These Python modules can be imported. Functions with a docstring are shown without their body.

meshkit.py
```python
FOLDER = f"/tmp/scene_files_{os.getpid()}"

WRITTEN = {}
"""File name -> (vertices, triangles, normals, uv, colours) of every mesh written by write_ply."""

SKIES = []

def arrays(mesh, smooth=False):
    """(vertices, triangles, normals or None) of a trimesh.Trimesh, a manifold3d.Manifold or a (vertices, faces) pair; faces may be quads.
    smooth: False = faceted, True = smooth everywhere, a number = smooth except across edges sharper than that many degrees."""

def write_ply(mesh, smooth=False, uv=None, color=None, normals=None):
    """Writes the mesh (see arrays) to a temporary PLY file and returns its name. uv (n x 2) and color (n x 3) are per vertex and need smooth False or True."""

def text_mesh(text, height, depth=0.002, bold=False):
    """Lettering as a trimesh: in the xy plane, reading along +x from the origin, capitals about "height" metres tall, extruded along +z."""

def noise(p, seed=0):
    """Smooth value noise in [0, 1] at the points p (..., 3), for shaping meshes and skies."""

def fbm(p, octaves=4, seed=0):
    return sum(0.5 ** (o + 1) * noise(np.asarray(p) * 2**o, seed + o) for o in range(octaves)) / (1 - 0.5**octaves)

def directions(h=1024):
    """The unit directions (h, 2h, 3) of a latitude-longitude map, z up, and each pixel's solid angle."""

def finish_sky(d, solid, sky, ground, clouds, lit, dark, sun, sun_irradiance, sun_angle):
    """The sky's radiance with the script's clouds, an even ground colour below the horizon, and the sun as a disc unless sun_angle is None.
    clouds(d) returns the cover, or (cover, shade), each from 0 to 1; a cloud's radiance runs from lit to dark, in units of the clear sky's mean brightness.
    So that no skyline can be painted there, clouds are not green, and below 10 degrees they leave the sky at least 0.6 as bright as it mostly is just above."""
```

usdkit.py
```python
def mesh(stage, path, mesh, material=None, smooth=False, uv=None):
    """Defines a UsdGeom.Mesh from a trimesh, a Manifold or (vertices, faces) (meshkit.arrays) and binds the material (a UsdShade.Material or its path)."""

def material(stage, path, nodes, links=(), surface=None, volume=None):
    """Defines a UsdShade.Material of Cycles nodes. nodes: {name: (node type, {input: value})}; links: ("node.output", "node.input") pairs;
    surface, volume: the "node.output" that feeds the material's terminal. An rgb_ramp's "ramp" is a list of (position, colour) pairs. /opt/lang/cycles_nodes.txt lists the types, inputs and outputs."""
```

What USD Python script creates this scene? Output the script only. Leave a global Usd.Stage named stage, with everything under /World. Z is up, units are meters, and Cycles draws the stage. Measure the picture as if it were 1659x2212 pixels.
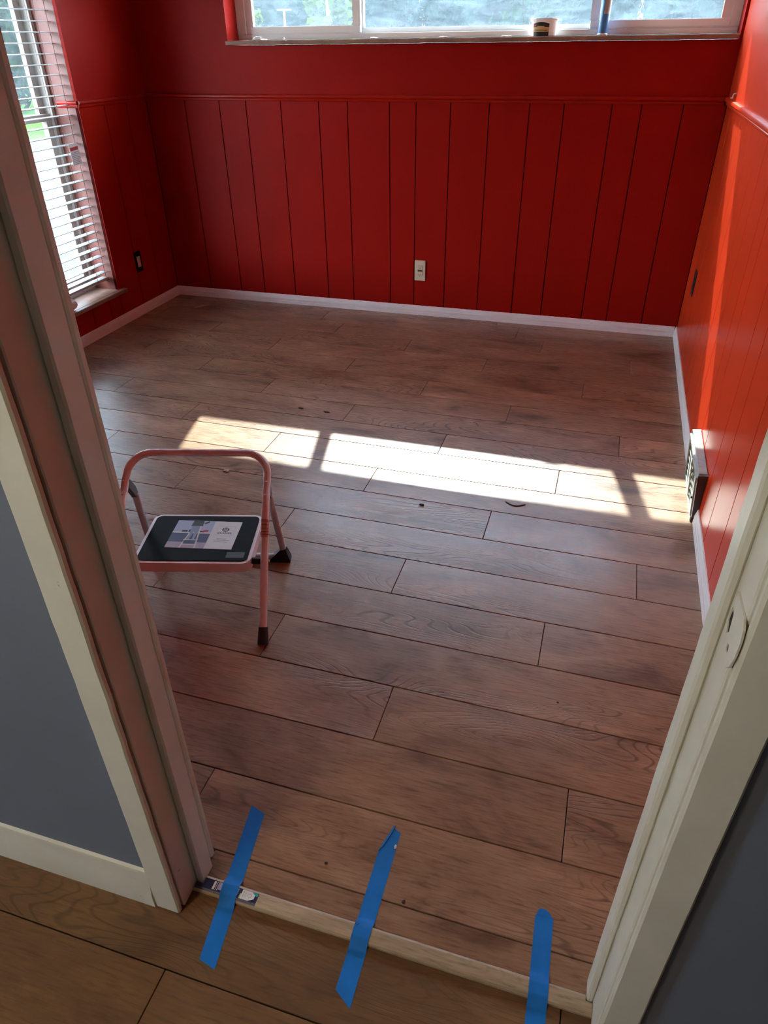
import math, random
import numpy as np, trimesh, manifold3d as m3
from shapely.geometry import Polygon, box as sbox
import usdkit, meshkit
from pxr import Usd, UsdGeom, UsdLux, UsdShade, Gf, Sdf

stage = Usd.Stage.CreateInMemory()
UsdGeom.SetStageUpAxis(stage, 'Z')
UsdGeom.SetStageMetersPerUnit(stage, 1.0)
UsdGeom.Xform.Define(stage, '/World')
UsdGeom.Scope.Define(stage, '/World/Looks')
PI = math.pi
rng = random.Random(7)

# ---------------------------------------------------------------- camera, sky, sun, exposure
W_PX, F_PX = 1659, 1515.08
CAM_Z = 1.52238
YAW, PITCH, ROLL = -0.302960196, -0.590323549, -0.0131506531
fw = np.array([math.sin(YAW) * math.cos(PITCH), math.cos(YAW) * math.cos(PITCH), math.sin(PITCH)])
r0 = np.cross(fw, [0, 0, 1.0]); r0 /= np.linalg.norm(r0); u0 = np.cross(r0, fw)
rt = math.cos(ROLL) * r0 + math.sin(ROLL) * u0
up = -math.sin(ROLL) * r0 + math.cos(ROLL) * u0
cam = UsdGeom.Camera.Define(stage, '/World/camera')
cam.CreateHorizontalApertureAttr(36.0)
cam.CreateVerticalApertureAttr(48.0)
cam.CreateFocalLengthAttr(36.0 * F_PX / W_PX)
cam.CreateClippingRangeAttr((0.03, 500.0))
EXPOSURE = 0.38
cam.CreateExposureAttr(EXPOSURE)
cam.AddTransformOp().Set(Gf.Matrix4d(*rt, 0, *up, 0, *(-fw), 0, 0, 0, CAM_Z, 1))

SUN = 3.5          # sunlight
SKY = 20.0          # skylight
sd = np.array([0.226, -1.0, -0.878]); sd /= np.linalg.norm(sd)
sun = UsdLux.DistantLight.Define(stage, '/World/sun')
sun.CreateIntensityAttr(SUN); sun.CreateAngleAttr(0.6); sun.CreateNormalizeAttr(True); sun.CreateColorAttr((0.93, 1.0, 0.93))
zz = -sd; xx = np.cross([0, 0, 1.0], zz); xx /= np.linalg.norm(xx); yy = np.cross(zz, xx)
sun.AddTransformOp().Set(Gf.Matrix4d(*xx, 0, *yy, 0, *zz, 0, 0, 0, 30, 1))
dome = UsdLux.DomeLight.Define(stage, '/World/sky')
dome.CreateIntensityAttr(1.0)
sky_m = usdkit.material(stage, '/World/Looks/sky_look', {
    'tc': ('texture_coordinate', {}), 'sep': ('separate_xyz', {}),
    'ramp': ('rgb_ramp', {'ramp': [(0.0, (0.86, 0.93, 1.0)), (0.25, (0.70, 0.84, 1.0)), (1.0, (0.45, 0.66, 1.0))]}),
    'bg': ('background_shader', {'strength': SKY})},
    [('tc.generated', 'sep.vector'), ('sep.z', 'ramp.fac'), ('ramp.color', 'bg.color')], surface='bg.background')
UsdShade.MaterialBindingAPI.Apply(dome.GetPrim()).Bind(sky_m)

# ---------------------------------------------------------------- helpers
def numbered(parent, name):
    p, k = f'{parent}/{name}', 0
    while stage.GetPrimAtPath(p):
        k += 1
        p = f'{parent}/{name}_{k:03d}'
    return p

def path_of(parent):
    return '/World' if parent is None else str(parent.GetPath())

def tag(prim, label=None, cat=None, group=None, kind=None):
    for k, v in (('label', label), ('category', cat), ('group', group), ('kind', kind)):
        if v:
            prim.SetCustomDataByKey(k, v)
    return prim

def obj(name, mesh, mat, parent=None, smooth=False, label=None, cat=None, group=None, kind=None):
    m = usdkit.mesh(stage, numbered(path_of(parent), name), mesh, mat, smooth=smooth).GetPrim()
    return tag(m, label, cat, group, kind)

def thing(name, label, cat, loc=(0, 0, 0), rotz=0, group=None, kind=None):
    x = UsdGeom.Xform.Define(stage, numbered('/World', name))
    x.AddTranslateOp().Set(Gf.Vec3d(*map(float, loc)))
    if rotz:
        x.AddRotateZOp().Set(math.degrees(rotz))
    return tag(x.GetPrim(), label, cat, group, kind)

def part(name, parent):
    return UsdGeom.Xform.Define(stage, numbered(path_of(parent), name)).GetPrim()

def cat_(*ms):
    return trimesh.util.concatenate([m for m in ms])

def man(mesh):
    return m3.Manifold(m3.Mesh(np.asarray(mesh.vertices, np.float32), np.asarray(mesh.faces, np.uint32)))

def tri(man_):
    mm = man_.to_mesh()
    return trimesh.Trimesh(mm.vert_properties[:, :3], mm.tri_verts, process=False)

def bx(x0, x1, y0, y1, z0, z1, c=0.0):
    """A box between two corners; c chamfers every edge."""
    if c <= 0:
        b = trimesh.creation.box([x1 - x0, y1 - y0, z1 - z0])
        b.apply_translation([(x0 + x1) / 2, (y0 + y1) / 2, (z0 + z1) / 2])
        return b
    pts = []
    for sx in (0, 1):
        for sy in (0, 1):
            for sz in (0, 1):
                p = [x1 if sx else x0, y1 if sy else y0, z1 if sz else z0]
                d = [-c if sx else c, -c if sy else c, -c if sz else c]
                for k in range(3):
                    v = [p[j] + (0 if j == k else d[j]) for j in range(3)]
                    pts.append(v)
    return trimesh.convex.convex_hull(np.array(pts))

def cyl(p, q, r, n=20, r2=None):
    p, q = np.array(p, float), np.array(q, float)
    L = np.linalg.norm(q - p)
    if r2 is None:
        c = trimesh.creation.cylinder(radius=r, height=L, sections=n)
        c.apply_translation([0, 0, L / 2])
    else:
        c = trimesh.creation.revolve(np.array([[0, 0], [r, 0], [r2, L], [0, L]]), sections=n)
    c.apply_transform(trimesh.geometry.align_vectors([0, 0, 1], (q - p) / L))
    c.apply_translation(p)
    return c

def lathe(profile, n=32):
    return trimesh.creation.revolve(np.array(profile, float), sections=n)

def tube(pts, r, n=14, caps=True):
    """Sweeps a circle along a polyline with a stable frame."""
    p = np.asarray(pts, float)
    t = np.gradient(p, axis=0); t /= np.linalg.norm(t, axis=1, keepdims=True)
    a = np.cross(t[0], [0, 0, 1.0])
    if np.linalg.norm(a) < 1e-3:
        a = np.cross(t[0], [1.0, 0, 0])
    a /= np.linalg.norm(a)
    rr = np.broadcast_to(r, (len(p),))
    rings = []
    ang = np.arange(n) * 2 * PI / n
    for i in range(len(p)):
        a = a - t[i] * (a @ t[i]); a /= np.linalg.norm(a)
        b = np.cross(t[i], a)
        rings.append(p[i] + rr[i] * (np.cos(ang)[:, None] * a + np.sin(ang)[:, None] * b))
    v = np.vstack(rings)
    f = []
    for i in range(len(p) - 1):
        for j in range(n):
            k = (j + 1) % n
            f += [[i * n + j, i * n + k, (i + 1) * n + k], [i * n + j, (i + 1) * n + k, (i + 1) * n + j]]
    if caps:
        v = np.vstack([v, p[0], p[-1]])
        c0, c1 = len(v) - 2, len(v) - 1
        for j in range(n):
            k = (j + 1) % n
            f += [[c0, k, j], [c1, (len(p) - 1) * n + j, (len(p) - 1) * n + k]]
    return trimesh.Trimesh(v, np.array(f), process=False)

def fillet(pts, radii, n=10):
    """Polyline with rounded corners (quadratic/circular-ish)."""
    pts = [np.array(p, float) for p in pts]
    out = [pts[0]]
    for i in range(1, len(pts) - 1):
        a, b, c = pts[i - 1], pts[i], pts[i + 1]
        d1, d2 = (a - b) / np.linalg.norm(a - b), (c - b) / np.linalg.norm(c - b)
        th = math.acos(np.clip(d1 @ d2, -1, 1))
        R = radii[i - 1]
        L = R / math.tan(th / 2)
        p1, p2 = b + d1 * L, b + d2 * L
        bis = (d1 + d2) / np.linalg.norm(d1 + d2)
        cen = b + bis * R / math.sin(th / 2)
        u1, u2 = p1 - cen, p2 - cen
        om = math.acos(np.clip(u1 @ u2 / R / R, -1, 1))
        for k in range(n + 1):
            s = k / n
            out.append(cen + (math.sin((1 - s) * om) * u1 + math.sin(s * om) * u2) / math.sin(om))
    out.append(pts[-1])
    return np.array(out)

def prism(poly, axis, a0, a1, mitre=None):
    """Extrudes a 2-D outline along x ('x': outline is y,z), y ('y': outline is x,z) or z ('z': outline is x,y)."""
    if not isinstance(poly, Polygon):
        poly = Polygon(poly)
    m = trimesh.creation.extrude_polygon(poly, a1 - a0, engine='earcut')
    v = np.array(m.vertices)
    if axis == 'x':
        w = np.stack([v[:, 2] + a0, v[:, 0], v[:, 1]], 1)
    elif axis == 'y':
        w = np.stack([v[:, 0], v[:, 2] + a0, v[:, 1]], 1)
    else:
        w = np.stack([v[:, 0], v[:, 1], v[:, 2] + a0], 1)
    m = trimesh.Trimesh(w, m.faces, process=False)
    if m.volume < 0:
        m.invert()
    return m

def rrect(x0, x1, y0, y1, r):
    return sbox(x0 + r, y0 + r, x1 - r, y1 - r).buffer(r, quad_segs=8)

def mesh_at(m, loc=(0, 0, 0), rz=0.0, rx=0.0, ry=0.0):
    m = m.copy()
    M = trimesh.transformations.euler_matrix(rx, ry, rz, 'sxyz')
    m.apply_transform(M); m.apply_translation(loc)
    return m

# ---------------------------------------------------------------- materials
LK = '/World/Looks/'
def mat(name, color, rough=0.5, spec=0.5, metal=0.0, var=0.0, vscale=6.0, bump=0.0, bscale=200.0, coat=0.0, trans=0.0, emis=None, stretch=(1, 1, 1), extra=None):
    nodes = {'p': ('principled_bsdf', {'base_color': color, 'roughness': rough, 'specular_ior_level': spec, 'metallic': metal, 'coat_weight': coat, 'transmission_weight': trans})}
    links = []
    if emis:
        nodes['p'][1].update({'emission_color': emis[0], 'emission_strength': emis[1]})
    if var or bump:
        nodes['g'] = ('geometry', {})
        nodes['map'] = ('mapping', {'scale': stretch})
        links.append(('g.position', 'map.vector'))
    if var:
        lo = tuple(c * (1 - var) for c in color); hi = tuple(min(1, c * (1 + var)) for c in color)
        nodes['n'] = ('noise_texture', {'scale': vscale, 'detail': 4, 'roughness': 0.6})
        nodes['r'] = ('rgb_ramp', {'ramp': [(0.3, lo), (0.7, hi)]})
        links += [('map.vector', 'n.vector'), ('n.fac', 'r.fac'), ('r.color', 'p.base_color')]
    if bump:
        nodes['bn'] = ('noise_texture', {'scale': bscale, 'detail': 3})
        nodes['b'] = ('bump', {'strength': 0.5, 'distance': bump})
        links += [('map.vector', 'bn.vector'), ('bn.fac', 'b.height'), ('b.normal', 'p.normal')]
    return usdkit.material(stage, LK + name, nodes, links, surface='p.BSDF')

def wood(name, dark, light, line, off, tone=1.0, rough=0.36, ring=32.0, knots=True, rf=0.62):
    """Laminate plank: blotchy tone, fine fibres, contour-line cathedral grain, a few knots; grain runs along x."""
    c = lambda t: tuple(min(1.0, x * tone) for x in t)
    n = {
        'g': ('geometry', {}),
        'm1': ('mapping', {'scale': (1.35, 8.5, 1), 'location': off}),
        'n1': ('noise_texture', {'scale': 1.0, 'detail': 1.2, 'roughness': 0.35, 'distortion': 0.35}),
        'k': ('math', {'math_type': 'multiply', 'value2': ring * 6.28}),
        's': ('math', {'math_type': 'sine'}),
        'lr': ('map_range', {'from_min': 0.62, 'from_max': 1.0, 'to_min': 0.0, 'to_max': 1.0, 'clamp': True}),
        'm1b': ('mapping', {'scale': (1.1, 4.0, 1), 'location': tuple(x + 7.3 for x in off)}),
        'nm': ('noise_texture', {'scale': 1.0, 'detail': 1.0}),
        'mr': ('map_range', {'from_min': 0.46, 'from_max': 0.62, 'to_min': 0.08, 'to_max': 1.0, 'clamp': True}),
        'lm': ('math', {'math_type': 'multiply'}),
        'm2': ('mapping', {'scale': (15, 165, 1), 'location': off}),
        'n2': ('noise_texture', {'scale': 1.0, 'detail': 3, 'roughness': 0.65}),
        'm3': ('mapping', {'scale': (2.5, 7.0, 1), 'location': tuple(x * 1.7 + 3 for x in off)}),
        'n3': ('noise_texture', {'scale': 1.0, 'detail': 5, 'roughness': 0.62, 'distortion': 0.6}),
        'cr': ('rgb_ramp', {'ramp': [(0.30, c(dark)), (0.45, c(tuple(a * 0.55 + b * 0.45 for a, b in zip(dark, light)))), (0.56, c(tuple(a * 0.38 + b * 0.62 for a, b in zip(dark, light)))), (0.72, c(light))]}),
        'fr': ('rgb_ramp', {'ramp': [(0.28, (0.68, 0.66, 0.64)), (0.46, (1, 1, 1)), (0.72, (1.20, 1.19, 1.18))]}),
        'mul': ('mix_color', {'blend_type': 'multiply', 'fac': 1.0, 'use_clamp_result': False}),
        'mx': ('mix_color', {'blend_type': 'mix', 'b': c(line)}),
        'lf': ('math', {'math_type': 'multiply', 'value2': rf}),
        'm4': ('mapping', {'scale': (1.1, 3.4, 1), 'location': tuple(x * 0.7 + 1.3 for x in off)}),
        'v4': ('voronoi_texture', {'scale': 1.0, 'randomness': 1.0}),
        'kr': ('map_range', {'from_min': 0.03, 'from_max': 0.17, 'to_min': 0.75 if knots else 0.0, 'to_max': 0.0, 'clamp': True}),
        'mk': ('mix_color', {'blend_type': 'mix', 'b': c(tuple(x * 0.45 for x in dark))}),
        'hb': ('math', {'math_type': 'multiply_add', 'value2': 0.62}),
        'b': ('bump', {'strength': 0.35, 'distance': 0.0007, 'invert': True}),
        'rr': ('map_range', {'from_min': 0.3, 'from_max': 0.7, 'to_min': rough - 0.05, 'to_max': rough + 0.09, 'clamp': True}),
        'p': ('principled_bsdf', {'specular_ior_level': 0.47}),
    }
    l = [('g.position', 'm1.vector'), ('m1.vector', 'n1.vector'), ('n1.fac', 'k.value1'), ('k.value', 's.value1'), ('s.value', 'lr.value'),
         ('g.position', 'm1b.vector'), ('m1b.vector', 'nm.vector'), ('nm.fac', 'mr.value'), ('lr.result', 'lm.value1'), ('mr.result', 'lm.value2'),
         ('g.position', 'm2.vector'), ('m2.vector', 'n2.vector'), ('g.position', 'm3.vector'), ('m3.vector', 'n3.vector'),
         ('n3.fac', 'cr.fac'), ('n2.fac', 'fr.fac'), ('cr.color', 'mul.a'), ('fr.color', 'mul.b'),
         ('lm.value', 'lf.value1'), ('lf.value', 'mx.fac'), ('mul.result', 'mx.a'),
         ('g.position', 'm4.vector'), ('m4.vector', 'v4.vector'), ('v4.distance', 'kr.value'), ('kr.result', 'mk.fac'), ('mx.result', 'mk.a'),
         ('mk.result', 'p.base_color'), ('n2.fac', 'hb.value1'), ('lm.value', 'hb.value3'), ('hb.value', 'b.height'), ('b.normal', 'p.normal'),
         ('n2.fac', 'rr.value'), ('rr.result', 'p.roughness')]
    return usdkit.material(stage, LK + name, n, l, surface='p.BSDF')

ROOM_WOOD = [wood(f'plank_look_{i}', (0.130, 0.060, 0.033), (0.45, 0.258, 0.158), (0.068, 0.032, 0.020),
                  (rng.uniform(-40, 40), rng.uniform(-40, 40), 0), tone=rng.uniform(0.90, 1.10), rough=0.30) for i in range(12)]
HALL_WOOD = [wood(f'hall_plank_look_{i}', (0.088, 0.039, 0.014), (0.245, 0.122, 0.048), (0.032, 0.014, 0.005),
                  (rng.uniform(-40, 40), rng.uniform(-40, 40), 0), tone=rng.uniform(0.92, 1.06), rough=0.42, ring=30, rf=0.38) for i in range(4)]
M = {}
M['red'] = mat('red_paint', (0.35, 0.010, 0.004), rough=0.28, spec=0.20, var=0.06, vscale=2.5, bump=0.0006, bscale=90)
M['red_sunlit'] = mat('sunlit_red_gloss_paint', (0.60, 0.040, 0.009), rough=0.31, spec=0.13, var=0.06, vscale=2.5, bump=0.0006, bscale=90)  # brighter copy of the red paint, sunlight on the right wall painted in
M['red_flat'] = mat('red_wall_paint', (0.325, 0.008, 0.0042), rough=0.45, spec=0.085, var=0.06, vscale=2.0, bump=0.0012, bscale=160)
M['groove_shade'] = mat('groove_shade_paint', (0.07, 0.005, 0.003), rough=0.8, spec=0.05)  # shade inside the board joints, painted as a dark red
M['reveal'] = mat('reveal_paint', (0.20, 0.052, 0.034), rough=0.45, var=0.10, vscale=9, bump=0.001, bscale=120)
M['white_wood'] = mat('white_moulding', (0.88, 0.81, 0.79), rough=0.45, var=0.06, vscale=1.0, stretch=(10, 10, 120), bump=0.0006, bscale=1.0)
M['cream'] = usdkit.material(stage, LK + 'cream_trim_paint', {
    'g': ('geometry', {}), 'n': ('noise_texture', {'scale': 8.0, 'detail': 4, 'roughness': 0.6}),
    'r': ('rgb_ramp', {'ramp': [(0.3, (0.67, 0.63, 0.52)), (0.7, (0.74, 0.71, 0.60))]}),
    'n2': ('noise_texture', {'scale': 26.0, 'detail': 5, 'roughness': 0.7, 'distortion': 0.8}),
    'w': ('map_range', {'from_min': 0.685, 'from_max': 0.74, 'to_min': 0.0, 'to_max': 0.75, 'clamp': True}),
    'mx': ('mix_color', {'b': (0.20, 0.14, 0.10)}), 'bn': ('noise_texture', {'scale': 40.0, 'detail': 3}),
    'b': ('bump', {'strength': 0.5, 'distance': 0.0008}), 'p': ('principled_bsdf', {'roughness': 0.42})},
    [('g.position', 'n.vector'), ('n.fac', 'r.fac'), ('g.position', 'n2.vector'), ('n2.fac', 'w.value'), ('w.result', 'mx.fac'), ('r.color', 'mx.a'), ('mx.result', 'p.base_color'),
     ('g.position', 'bn.vector'), ('bn.fac', 'b.height'), ('b.normal', 'p.normal')], surface='p.BSDF')
M['crack'] = mat('crack_shadow_gap', (0.03, 0.025, 0.02), rough=0.9)
M['hall_wall'] = mat('blue_grey_wall_paint', (0.155, 0.175, 0.225), rough=0.6, var=0.05, vscale=3, bump=0.0008, bscale=220)
M['ceiling'] = mat('white_ceiling_paint', (0.84, 0.83, 0.80), rough=0.8, bump=0.001, bscale=120)
M['vinyl'] = mat('white_vinyl', (0.74, 0.73, 0.71), rough=0.38)
M['vinyl_shaded'] = mat('shaded_white_vinyl', (0.36, 0.31, 0.27), rough=0.45)  # darker copy of the white vinyl, room-side shade painted in
M['stone'] = mat('grey_brown_sill_stone', (0.32, 0.18, 0.125), rough=0.35, spec=0.2, var=0.25, vscale=14)
M['slat'] = mat('white_slat', (0.46, 0.47, 0.46), rough=0.35)
M['cord'] = mat('blind_cord', (0.22, 0.12, 0.10), rough=0.8)
M['ivory'] = mat('ivory_plastic', (0.66, 0.55, 0.40), rough=0.35)
M['ivory2'] = mat('ivory_outlet_face', (0.62, 0.49, 0.33), rough=0.35)
M['black'] = mat('black_plastic', (0.008, 0.008, 0.009), rough=0.35, spec=0.25)
M['slot'] = mat('dark_slot', (0.06, 0.035, 0.02), rough=0.7)
M['white_plastic'] = mat('white_plastic', (0.78, 0.77, 0.74), rough=0.3)
M['rubber'] = mat('black_rubber', (0.014, 0.014, 0.015), rough=0.6, bump=0.0003, bscale=600)
M['tread'] = mat('black_tread_mat', (0.006, 0.0065, 0.007), rough=0.6, spec=0.08, var=0.25, vscale=30, bump=0.0004, bscale=900)
M['steel_white'] = mat('white_powder_coat', (0.90, 0.84, 0.84), rough=0.30, spec=0.5)
M['steel_grey'] = mat('grey_powder_coat', (0.52, 0.53, 0.57), rough=0.28, spec=0.5)
M['chrome'] = mat('bare_steel', (0.75, 0.75, 0.75), rough=0.22, metal=1.0)
M['bracket'] = mat('dark_bracket', (0.05, 0.045, 0.04), rough=0.4)
M['paper'] = mat('label_paper', (0.72, 0.68, 0.66), rough=0.5)
M['ink'] = mat('black_ink', (0.02, 0.02, 0.022), rough=0.5)
M['ink_grey'] = mat('grey_ink', (0.30, 0.28, 0.28), rough=0.5)
M['navy'] = mat('navy_print', (0.050, 0.055, 0.125), rough=0.45)
M['navy2'] = mat('dark_navy_print', (0.020, 0.020, 0.065), rough=0.4)
M['pale_blue'] = mat('pale_blue_print', (0.40, 0.43, 0.56), rough=0.45)
M['blue_grey'] = mat('blue_grey_print', (0.26, 0.30, 0.44), rough=0.45)
M['pink_print'] = mat('pink_print', (0.42, 0.33, 0.40), rough=0.45)
M['lav'] = mat('lavender_print', (0.36, 0.36, 0.56), rough=0.45)
M['red_print'] = mat('red_print', (0.45, 0.03, 0.03), rough=0.5)
M['orange_print'] = mat('pale_orange_print', (0.62, 0.36, 0.28), rough=0.5)
M['teal'] = mat('teal_print', (0.04, 0.34, 0.36), rough=0.4)
M['lime'] = mat('lime_print', (0.50, 0.58, 0.22), rough=0.4)
M['gold'] = mat('gold_print', (0.55, 0.36, 0.13), rough=0.45)
M['black_label'] = mat('black_label_print', (0.02, 0.015, 0.013), rough=0.4)
M['tube_blue'] = mat('blue_plastic', (0.035, 0.16, 0.36), rough=0.35)
M['tube_beige'] = mat('beige_print', (0.34, 0.29, 0.25), rough=0.45)
M['oak'] = wood('oak_threshold_look', (0.26, 0.17, 0.10), (0.52, 0.39, 0.26), (0.19, 0.12, 0.065), (3.1, 8.2, 0), rough=0.32, knots=False)
M['tape'] = mat('blue_masking_tape', (0.012, 0.175, 0.56), rough=0.6, spec=0.2, var=0.10, vscale=25, bump=0.0005, bscale=500)
M['vent_grey'] = mat('painted_vent_metal', (0.42, 0.43, 0.40), rough=0.35, var=0.2, vscale=40)
M['vent_brown'] = mat('brown_vent_metal', (0.060, 0.038, 0.034), rough=0.30)
M['vent_olive'] = mat('olive_vent_grille', (0.105, 0.10, 0.055), rough=0.5, var=0.3, vscale=50)
M['debris_white'] = mat('plaster_crumb', (0.72, 0.70, 0.66), rough=0.8)
M['debris_dark'] = mat('dark_crumb', (0.035, 0.022, 0.015), rough=0.8)
M['sliver'] = mat('pale_wood_sliver', (0.55, 0.38, 0.28), rough=0.7)
M['tissue'] = mat('white_tissue', (0.70, 0.66, 0.66), rough=0.9)
M['grass'] = mat('lawn_grass', (0.030, 0.062, 0.012), rough=1.0, spec=0.0, var=0.35, vscale=1.2)
M['concrete'] = mat('driveway_asphalt', (0.050, 0.054, 0.058), rough=1.0, spec=0.0, var=0.08, vscale=1.5)
M['bark'] = mat('tree_bark', (0.12, 0.085, 0.06), rough=0.9, var=0.3, vscale=8, bump=0.02, bscale=14)
M['ext'] = mat('exterior_siding_paint', (0.55, 0.56, 0.54), rough=0.7)
M['post'] = mat('galvanised_post', (0.045, 0.05, 0.05), rough=0.5)

def leaf_mat(name, c):
    return usdkit.material(stage, LK + name, {
        'g': ('geometry', {}), 'n': ('noise_texture', {'scale': 0.8, 'detail': 3}),
        'r': ('rgb_ramp', {'ramp': [(0.3, tuple(x * 0.65 for x in c)), (0.7, tuple(min(1, x * 1.35) for x in c))]}),
        'd': ('diffuse_bsdf', {}), 't': ('translucent_bsdf', {}), 'm': ('mix_closure', {'fac': 0.45})},
        [('g.position', 'n.vector'), ('n.fac', 'r.fac'), ('r.color', 'd.color'), ('r.color', 't.color'), ('d.BSDF', 'm.closure1'), ('t.BSDF', 'm.closure2')], surface='m.closure')
LEAF = [leaf_mat('leaf_green', (0.012, 0.026, 0.010)), leaf_mat('leaf_yellow_green', (0.045, 0.065, 0.014)), leaf_mat('leaf_blue_green', (0.009, 0.022, 0.017))]

def glass(name, dust):
    """A pane: clear with a fresnel reflection and a film of dust that scatters daylight, thicker along the bottom and in streaks."""
    n = {'g': ('geometry', {}), 'lw': ('layer_weight', {'blend': 0.5}), 'pw': ('math', {'math_type': 'power', 'value2': 5.0}), 'f': ('math', {'math_type': 'multiply_add', 'value2': 0.9, 'value3': 0.035}),
         'tr': ('transparent_bsdf', {'color': (0.95, 0.98, 0.98)}), 'gl': ('glossy_bsdf', {'roughness': 0.02}),
         'm': ('mix_closure', {}), 'tl': ('translucent_bsdf', {'color': (0.80, 0.92, 1.0)}),
         'mp': ('mapping', {'scale': (2.5, 2.5, 9)}), 'n': ('noise_texture', {'scale': 2.0, 'detail': 6, 'roughness': 0.65, 'distortion': 1.0}),
         'r': ('map_range', {'from_min': 0.35, 'from_max': 0.75, 'to_min': dust * 0.6, 'to_max': dust * 1.5, 'clamp': True}),
         'm2': ('mix_closure', {})}
    l = [('lw.facing', 'pw.value1'), ('pw.value', 'f.value1'), ('f.value', 'm.fac'), ('tr.BSDF', 'm.closure1'), ('gl.BSDF', 'm.closure2'), ('g.position', 'mp.vector'), ('mp.vector', 'n.vector'), ('n.fac', 'r.value'),
         ('r.result', 'm2.fac'), ('m.closure', 'm2.closure1'), ('tl.BSDF', 'm2.closure2')]
    return usdkit.material(stage, LK + name, n, l, surface='m2.closure')
M['glass'] = glass('dusty_window_glass', 0.012)
M['glass2'] = glass('window_glass', 0.006)

# ---------------------------------------------------------------- room dimensions (metres; camera above 0,0)
XL, XR, YB = -2.965, 0.475, 4.512           # wall faces of the red room
YH, YR = 0.607, 0.722                       # hall face and room face of the door wall
CEIL = 2.44
RAIL_T, RAIL_B = 1.268, 1.233
Y0, PW, PL = 2.48521516, 0.1935, 1.288      # plank seams

# ---------------------------------------------------------------- floors
def planks(floor, x0, x1, rows, joints, mats, z=0.0, gap=0.0015, length=PL, seed=3):
    rr = random.Random(seed)
    count = 0
    for k, (ya, yb) in rows:
        j = joints.get(k)
        if j is None:
            j = rr.uniform(x0, x0 + length)
        while j > x0:
            j -= length
        xs = [x0]
        while j + length < x1:
            j += length
            if j > x0 + 0.02 and j < x1 - 0.02:
                xs.append(j)
        xs.append(x1)
        for a, b in zip(xs[:-1], xs[1:]):
            m = bx(a + gap * 0.7, b - gap * 0.7, ya + gap, yb - gap, z - 0.011, z, c=0.0009)
            obj('plank', m, mats[(k * 5 + count * 7 + int(a * 10)) % len(mats)], floor)
            count += 1

fl = thing('floor', 'brown oak-look laminate floor of the red room', 'floor', kind='structure')
obj('underlay', bx(XL - 0.05, XR + 0.05, YH + 0.055, YB + 0.05, -0.06, -0.0095), mat('underlay', (0.03, 0.02, 0.015), 0.9), fl)
J = {-8: .111, -7: -.392, -6: -.811, -5: -.009, -4: -.515, -3: .265, -2: -.277, -1: -.804, 0: -.053, 1: -.585, 2: .185, 3: -.343, 4: -.817, 5: -1.30, 6: -.565, 7: .221, 8: -.287, 9: -1.75, 10: -1.9}
rows = []
for k in range(-10, 11):
    ya, yb = Y0 + k * PW, Y0 + (k + 1) * PW
    ya, yb = max(ya, YH + 0.057), min(yb, YB - 0.004)
    if yb - ya > 0.02:
        rows.append((k, (ya, yb)))
J[-9] = -0.75
planks(fl, XL + 0.004, XR - 0.004, [r for r in rows if r[0] >= -9], J, ROOM_WOOD)
planks(fl, -0.646, 0.1905, [r for r in rows if r[0] < -9], {-10: -0.75}, ROOM_WOOD)
for a, b in ((XL + 0.004, -0.648), (0.1925, XR - 0.004)):
    obj('plank', bx(a, b, YR + 0.001, Y0 - 9 * PW - 0.0011, -0.011, 0, 0.0009), ROOM_WOOD[2], fl)

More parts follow.
